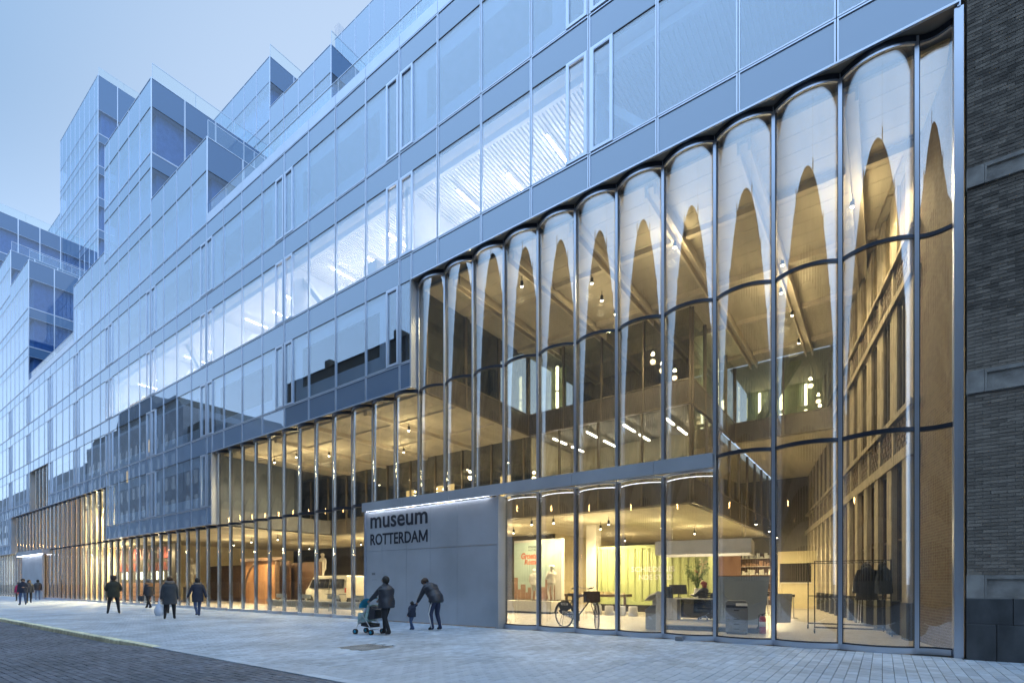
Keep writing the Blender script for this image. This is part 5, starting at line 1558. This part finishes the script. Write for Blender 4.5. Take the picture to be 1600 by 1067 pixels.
# barrier posts
for i, (x, y, lb) in enumerate(((-3.0, 11.0, 'slim barrier post standing alone on the hall floor'), (-4.2, 12.4, 'second slim barrier post further back in the hall'))):
    bp_ = thing('barrier_post', lb, 'post', (x, y, .004), 0, 'barrier posts in the hall')
    MB().lathe([(.17, 0), (.17, .015), (.05, .03), (.025, .05), (.025, .95), (.04, .96), (.04, 1.0)], n=14).build('post', M['steel'], bp_)
    MB().box(-.045, .045, -.045, .045, .88, .97).build('belt_head', M['black'], bp_)
# coat racks
def rack(loc, rz, L_, label):
    t = thing('coat_rack', label, 'coat rack', loc, rz, 'rolling coat racks in the hall')
    for x in (-L_ / 2, L_ / 2):
        MB().tube([(x, 0, .10), (x, 0, 2.10)], .016, 8).build('upright', M['black'], t)
        MB().tube([(x, -.28, .11), (x, .28, .11)], .018, 8).build('foot', M['black'], t)
        for y in (-.27, .27):
            MB().lathe([(.045, -.015), (.05, 0), (.045, .015)], (x, y, .05), 12, 0, 'x').box(x - .022, x - .0155, y - .02, y + .02, .04, .1).build('castor', M['rubber'], t)
    for z in (2.08, 1.04): 
        m_ = MB().tube([(-L_ / 2, -.03, z), (L_ / 2, -.03, z)], .012, 8).tube([(-L_ / 2, .03, z), (L_ / 2, .03, z)], .012, 8)
        m_.build('rail', M['black'], t)
        hk = MB()
        for k in range(int(L_ / .1)):
            x = -L_ / 2 + .06 + k * .1; hk.tube([(x, 0, z - .01), (x, 0, z - .06), (x + .02, 0, z - .08), (x + .035, 0, z - .06)], .004, 4)
        hk.build('hooks', M['steel'], t)['kind'] = 'stuff'
    for y in (-.12, .12): MB().tube([(-L_ / 2, y, .16), (L_ / 2, y, .16)], .014, 8).build('base_rail', M['black'], t)
    return t
rack((-.72, 4.35, .004), R(5), 1.80, 'front black rolling coat rack with coats at its right end')
rack((-.98, 6.0, .004), R(5), 1.95, 'rear black rolling coat rack, empty, behind the other rack')
def coat(loc, rz, mat, label, hh=.95):
    t = thing('hanging_coat', label, 'coat', loc, rz)
    rg = []
    for z, a, b in ((0, .05, .05), (-.06, .11, .07), (-.12, .20, .09), (-.3, .23, .11), (-.6, .24, .12), (-hh, .27, .13)):
        rg.append([(a * (1 + .07 * math.sin(5 * q + z * 9)) * math.cos(q), b * (1 + .12 * math.cos(4 * q + z * 6)) * math.sin(q), z) for q in [2 * PI * j / 18 for j in range(18)]])
    MB().rings(rg).build('body', M[mat], t)
    for sg_ in (-1, 1): MB().tube([(sg_ * .17, 0, -.12), (sg_ * .26, .01, -.38), (sg_ * .30, 0, -.76)], [.06, .065, .06], 10).build('sleeve', M[mat], t)
    MB().tube([(0, 0, .02), (0, 0, .11), (.03, 0, .13), (.05, 0, .10)], .005, 5).build('hook', M['steel'], t)
    rgh = [[(r_ * math.cos(q), .05 + .6 * r_ * math.sin(q), z) for q in [2 * PI * j / 12 for j in range(12)]] for z, r_ in ((-.12, .14), (0.0, .13), (.08, .06))]
    MB().rings(rgh).build('hood', M[mat], t)
coat((-.36, 4.28, 1.93), R(20), 'coat_black', 'black hooded winter coat hanging on the front coat rack')
coat((.02, 4.36, 1.93), R(60), 'coat_slate', 'grey coat hanging right of the black coat on the rack', .78)
ld = thing('step_ladder', 'aluminium stepladder leaning against the brick side wall', 'ladder', (-.62, 8.2, .004), rzw + R(180))
mb = MB()
for x in (-.2, .2): mb.tube([(x, .55, .0), (x * .8, .05, 1.9)], .02, 6); mb.tube([(x, -.25 + .2, .0), (x * .8, .02, 1.86)], .014, 6)
mb.build('rails', M['steel'], ld)
for k in range(6): f = (k + 1) / 7; MB().box(-.18, .18, .55 - .5 * f - .05, .55 - .5 * f + .05, 1.9 * f - .012, 1.9 * f + .012).build('tread', M['steel'], ld)
# shelves and shop fittings at the back
for i, (x, y, lb) in enumerate(((-9.0, 24.5, 'tall lit shelf unit at the back, left of the narrow cabinet'), (-6.9, 24.5, 'narrow dark display cabinet with lit shelves at the back'), (-12.5, 25.2, 'wide lit shelf unit far back behind the green container'))):
    sh = thing('shelf_unit', lb, 'shelf', (x, y, .004))
    MB().box(-.9, .9, .0, .04, 0, 3.4).box(-.94, -.9, -.35, .04, 0, 3.4).box(.9, .94, -.35, .04, 0, 3.4).build('carcass', M['wood_dark'], sh)
    for k in range(6):
        z = .35 + k * .55; MB().box(-.9, .9, -.34, 0, z, z + .03).build('shelf', M['plaster'], sh)
        m_ = MB(); xx = -.85
        while xx < .8:
            wd_ = random.uniform(.05, .2); m_.box(xx, xx + wd_, -.3, -.05, z + .031, z + .031 + random.uniform(.1, .38)); xx += wd_ + random.uniform(.01, .12)
        m_.build('wares', M[random.choice(['print_brick', 'plaster', 'copier_pale', 'salmon', 'teal'])], sh)['kind'] = 'stuff'
wk = thing('service_kiosk', 'cream service hatch block near the end of the hall', 'kiosk', (-4.0, 20.5, .004))
MB().box(-1.0, 1.1, 0, .4, 0, 3.3).build('front', M['yellow_wall'], wk); MB().box(-.9, .7, -.03, -.001, 1.5, 2.6).build('hatch', M['dark_wall'], wk); MB().box(-.95, .75, -.08, -.031, 1.44, 1.5).build('sill', M['plaster'], wk); MB().box(1.11, 1.5, -.1, .3, .0, 2.7).build('door', M['red'], wk)
# exhibition hall: van, bench, house frame, figures
vn = thing('van', 'cream panel van with side windows parked inside the exhibition hall', 'van', (-28.75, 7.05, .004))
# local -x is the front; side profile extruded with rounded shoulders
side_p = [(-2.30, .42), (-2.32, .70), (-2.22, .98), (-1.95, 1.08), (-1.52, 1.62), (-1.30, 1.86), (-.9, 1.94), (2.0, 1.94), (2.22, 1.84), (2.30, 1.1), (2.32, .45)]
arch = []
bot = [(2.0, .32)] + [(1.42 + .36 * math.cos(a), .34 + .36 * math.sin(a)) for a in [PI * k / 8 for k in range(9)]] + [(-1.12, .32)] + [(-1.50 + .36 * math.cos(a), .34 + .36 * math.sin(a)) for a in [PI * k / 8 for k in range(9)]] + [(-2.0, .32)]
loop = side_p + bot
def vy(x, z): return .86 - max(0, z - .95) * .13 - max(0, -1.7 - x) * .25 - max(0, z - 1.84) * .8
n = len(loop)
vs = [(x, -vy(x, z), z) for x, z in loop] + [(x, vy(x, z), z) for x, z in loop]
MB().add(vs, [tuple(range(n)), tuple(range(n, 2 * n))[::-1]] + [((i + 1) % n, i, n + i, n + (i + 1) % n) for i in range(n)]).build('body', M['van_white'], vn)
def vq(nm, pts, mat, off=.006):
    vs = [(x, -vy(x, z) - off, z) for x, z in pts] + [(x, -vy(x, z) + .02, z) for x, z in pts]; k = len(pts)
    MB().add(vs, [tuple(range(k)), tuple(range(k, 2 * k))[::-1]] + [((i + 1) % k, i, k + i, k + (i + 1) % k) for i in range(k)]).build(nm, M[mat], vn)
vq('side_window', [(-1.66, 1.14), (-.78, 1.14), (-.78, 1.72), (-1.32, 1.72), (-1.42, 1.62)], 'glass_dark')
vq('side_window', [(-.62, 1.14), (.42, 1.14), (.42, 1.72), (-.62, 1.72)], 'glass_dark'); vq('side_window', [(.56, 1.14), (1.95, 1.14), (1.98, 1.72), (.56, 1.72)], 'glass_dark')
vq('door_line', [(-.70, .46), (-.685, .46), (-.685, 1.8), (-.70, 1.8)], 'black', .003); vq('door_line', [(.48, .5), (.495, .5), (.495, 1.8), (.48, 1.8)], 'black', .003)
vq('trim_strip', [(-2.2, .74), (2.28, .74), (2.28, .79), (-2.2, .79)], 'copier', .008); vq('door_handle', [(-.98, .98), (-.80, .98), (-.80, 1.02), (-.98, 1.02)], 'black', .02)
vq('tail_light', [(2.16, .88), (2.29, .88), (2.27, 1.16), (2.16, 1.16)], 'tail_red', .02); MB().box(-2.4, -2.28, -.8, .8, .34, .58).box(2.28, 2.40, -.82, .82, .32, .56).build('bumper', M['black'], vn)
MB().add([(-1.94, -.74, 1.10), (-1.94, .74, 1.10), (-1.50, .70, 1.66), (-1.50, -.70, 1.66), (-1.98, -.74, 1.11), (-1.98, .74, 1.11), (-1.54, .70, 1.67), (-1.54, -.70, 1.67)], [(4, 5, 6, 7), (0, 3, 2, 1), (0, 1, 5, 4), (1, 2, 6, 5), (2, 3, 7, 6), (3, 0, 4, 7)]).build('windscreen', M['glass_dark'], vn)
for y in (-.6, .6): MB().lathe([(.11, 0), (.11, -.03), (.02, -.045)], (-2.29, y, .76), 12, 0, 'x').build('headlight', M['steel'], vn)
for x in (-1.50, 1.42):
    for y in (-.80, .80):
        wl = MB().lathe([(.2, -.09), (.30, -.09), (.32, -.06), (.32, .06), (.30, .09), (.2, .09)], (x, y, .32), 20, 0, 'y').build('wheel', M['rubber'], vn)
        MB().lathe([(.02, -.095), (.12, -.08), (.19, -.093), (.2, -.06), (.2, .093), (.02, .095)], (x, y, .32), 16, 0, 'y').build('rim', M['steel'], wl)
bn = thing('bench', 'long grey bench with low backrests inside the exhibition glass', 'bench', (-24.6, 2.9, .004))
MB().bbox(-4.6, 4.6, -.22, .22, .40, .50, .006).box(-4.55, 4.55, -.05, .05, .12, .40).build('seat', M['grey_desk'], bn)
for x in (-3.6, -1.2, 1.4, 3.6): MB().bbox(x - .5, x + .5, .12, .18, .62, .84, .005).box(x - .04, x + .04, .13, .17, .5, .62).build('backrest', M['grey_desk'], bn)
for x in (-4.3, -1.5, 1.5, 4.3): MB().box(x - .05, x + .05, -.2, .2, 0, .40).build('leg', M['steel'], bn)
hf = thing('timber_house_frame', 'orange plywood house shaped display with a dark curved brace', 'display', (-35.6, 5.6, .004))
MB().box(-2.3, -2.1, -.1, .1, 0, 3.0).box(2.3, 2.5, -.1, .1, 0, 3.0).box(-2.4, 3.2, -.14, .14, 3.0, 3.22).box(-2.3, 2.4, .9, 1.0, 0, 3.0).build('posts', M['wood_dark'], hf)
for k in range(7): MB().box(-2.08 + k * .62, -2.08 + k * .62 + .60, .1, .13, 0, 2.99).build('board', M['wood'], hf)
MB().tube([(-1.9 + 1.9 * (1 - math.cos(a)), -.05, .6 + 2.3 * math.sin(a)) for a in [PI / 2 * k / 8 for k in range(9)]], .06, 8).build('curved_brace', M['wood_dark'], hf)
ped = thing('pedestal', 'white pedestal under the tall white figure by the van', 'pedestal', (-34.0, 9.6, .004))
MB().bbox(-.45, .45, -.35, .35, 0, 1.35, .01).box(-.5, .5, -.4, .4, 1.351, 1.42).build('block', M['plaster'], ped)
person('tall white figure standing on a pedestal above the van', (-34.0, 9.6, 1.43), 190, 2.3, 'plaster', 'plaster', 'plaster', statue='plaster', name='statue', cat='statue', hem=.8, hairstyle='short')
ped = thing('pedestal', 'white pedestal under the bulky white figure at the left', 'pedestal', (-43.4, 4.4, .004))
MB().bbox(-.5, .5, -.4, .4, 0, 1.1, .01).box(-.55, .55, -.45, .45, 1.101, 1.15).build('block', M['plaster'], ped)
person('bulky white figure with a cap on a pedestal at the left of the exhibition', (-43.4, 4.4, 1.16), 200, 2.25, 'plaster', 'plaster', 'plaster', statue='plaster', name='statue', cat='statue', hem=.75, hairstyle='hat', bulk=1.2)
sg_ = thing('sign_board', 'colourful poster stand beside the front of the van', 'sign', (-33.0, 8.6, .004))
MB().box(-.5, .5, 0, .05, .9, 2.3).box(-.45, -.4, .0, .05, 0, .9).box(.4, .45, 0, .05, 0, .9).build('board', M['plaster'], sg_)
for i in range(3):
    for j in range(4): MB().box(-.44 + i * .3, -.18 + i * .3, -.01, -.001, 1.0 + j * .32, 1.26 + j * .32).build('poster', M[('red', 'salmon', 'teal', 'print_dark', 'orange_text')[(i * 2 + j) % 5]], sg_)
rb = thing('red_lettered_banner', 'dark shop wall with big red letter blocks over a row of lamps', 'display', (-47.6, 2.6, .004))
MB().box(-6, 6, 0, .3, 0, 4.4).build('wall', M['dark_wall'], rb)
for k in range(9):
    for z, hh in ((3.35, .85), (2.45, .6)):
        if (k * 7 + int(z)) % 5: 
            MB().box(-5.6 + k * 1.2, -5.25 + k * 1.2, -.05, -.001, z, z + hh).box(-5.249 + k * 1.2, -4.9 + k * 1.2, -.05, -.001, z + hh * .6 * (k % 2), z + hh * .6 * (k % 2) + .25).box(-4.89 + k * 1.2, -4.65 + k * 1.2, -.05, -.001, z, z + hh * (.5 + .5 * ((k + 1) % 2))).build('red_letter', M['banner_red'], rb)
for k in range(11): MB().box(-5.5 + k * 1.05, -5.38 + k * 1.05, -.12, -.06, 1.75, 2.35).build('lit_tube', M['lamp_green'], rb)
MB().box(-5.8, 5.8, -.4, -.001, .1, 1.5).build('bookcase', M['print_brick'], rb)
mb = MB()
for j in range(4):
    x = -5.7
    while x < 5.6:
        wd_ = random.uniform(.06, .2); mb.box(x, x + wd_, -.43, -.401, .15 + j * .34, .15 + j * .34 + random.uniform(.15, .28)); x += wd_ + .02
mb.build('book_row', M['salmon'], rb)['kind'] = 'stuff'
# office furniture glimpsed in the bright storey
for x, lb in ((-17.4, 'grey filing cabinet in the bright office left of the vent'), (-13.4, 'white office chair at the window of the bright storey')):
    f_ = thing('office_cabinet' if 'cabinet' in lb else 'window_chair', lb, 'cabinet' if 'cabinet' in lb else 'chair', (x, 1.0, NN(2) - .015))
    if 'cabinet' in lb:
        MB().box(-.4, .4, -.2, .2, 0, 1.3).build('carcass', M['copier'], f_); MB().box(-.38, .38, -.215, -.201, .05, .62).box(-.38, .38, -.215, -.201, .66, 1.25).build('doors', M['copier_pale'], f_)
    else:
        MB().bbox(-.3, .3, -.3, .3, .42, .5, .03).build('seat', M['white'], f_); MB().bbox(-.3, .3, .24, .3, .5, 1.1, .02).build('backrest', M['copier'], f_)
        for a, b in ((-.25, -.25), (.25, -.25), (-.25, .25), (.25, .25)): MB().tube([(a, b, 0), (a, b, .42)], .02, 6).build('leg', M['steel'], f_)
# small grey floor box at the foot of the glass
fb = thing('floor_socket', 'small grey box on the paving at the foot of the glass', 'box', (-4.15, -.12, 0))
MB().bbox(-.09, .09, -.06, .06, 0, .10, .006).box(-.05, .05, -.064, -.0601, .03, .07).build('case', M['copier'], fb)
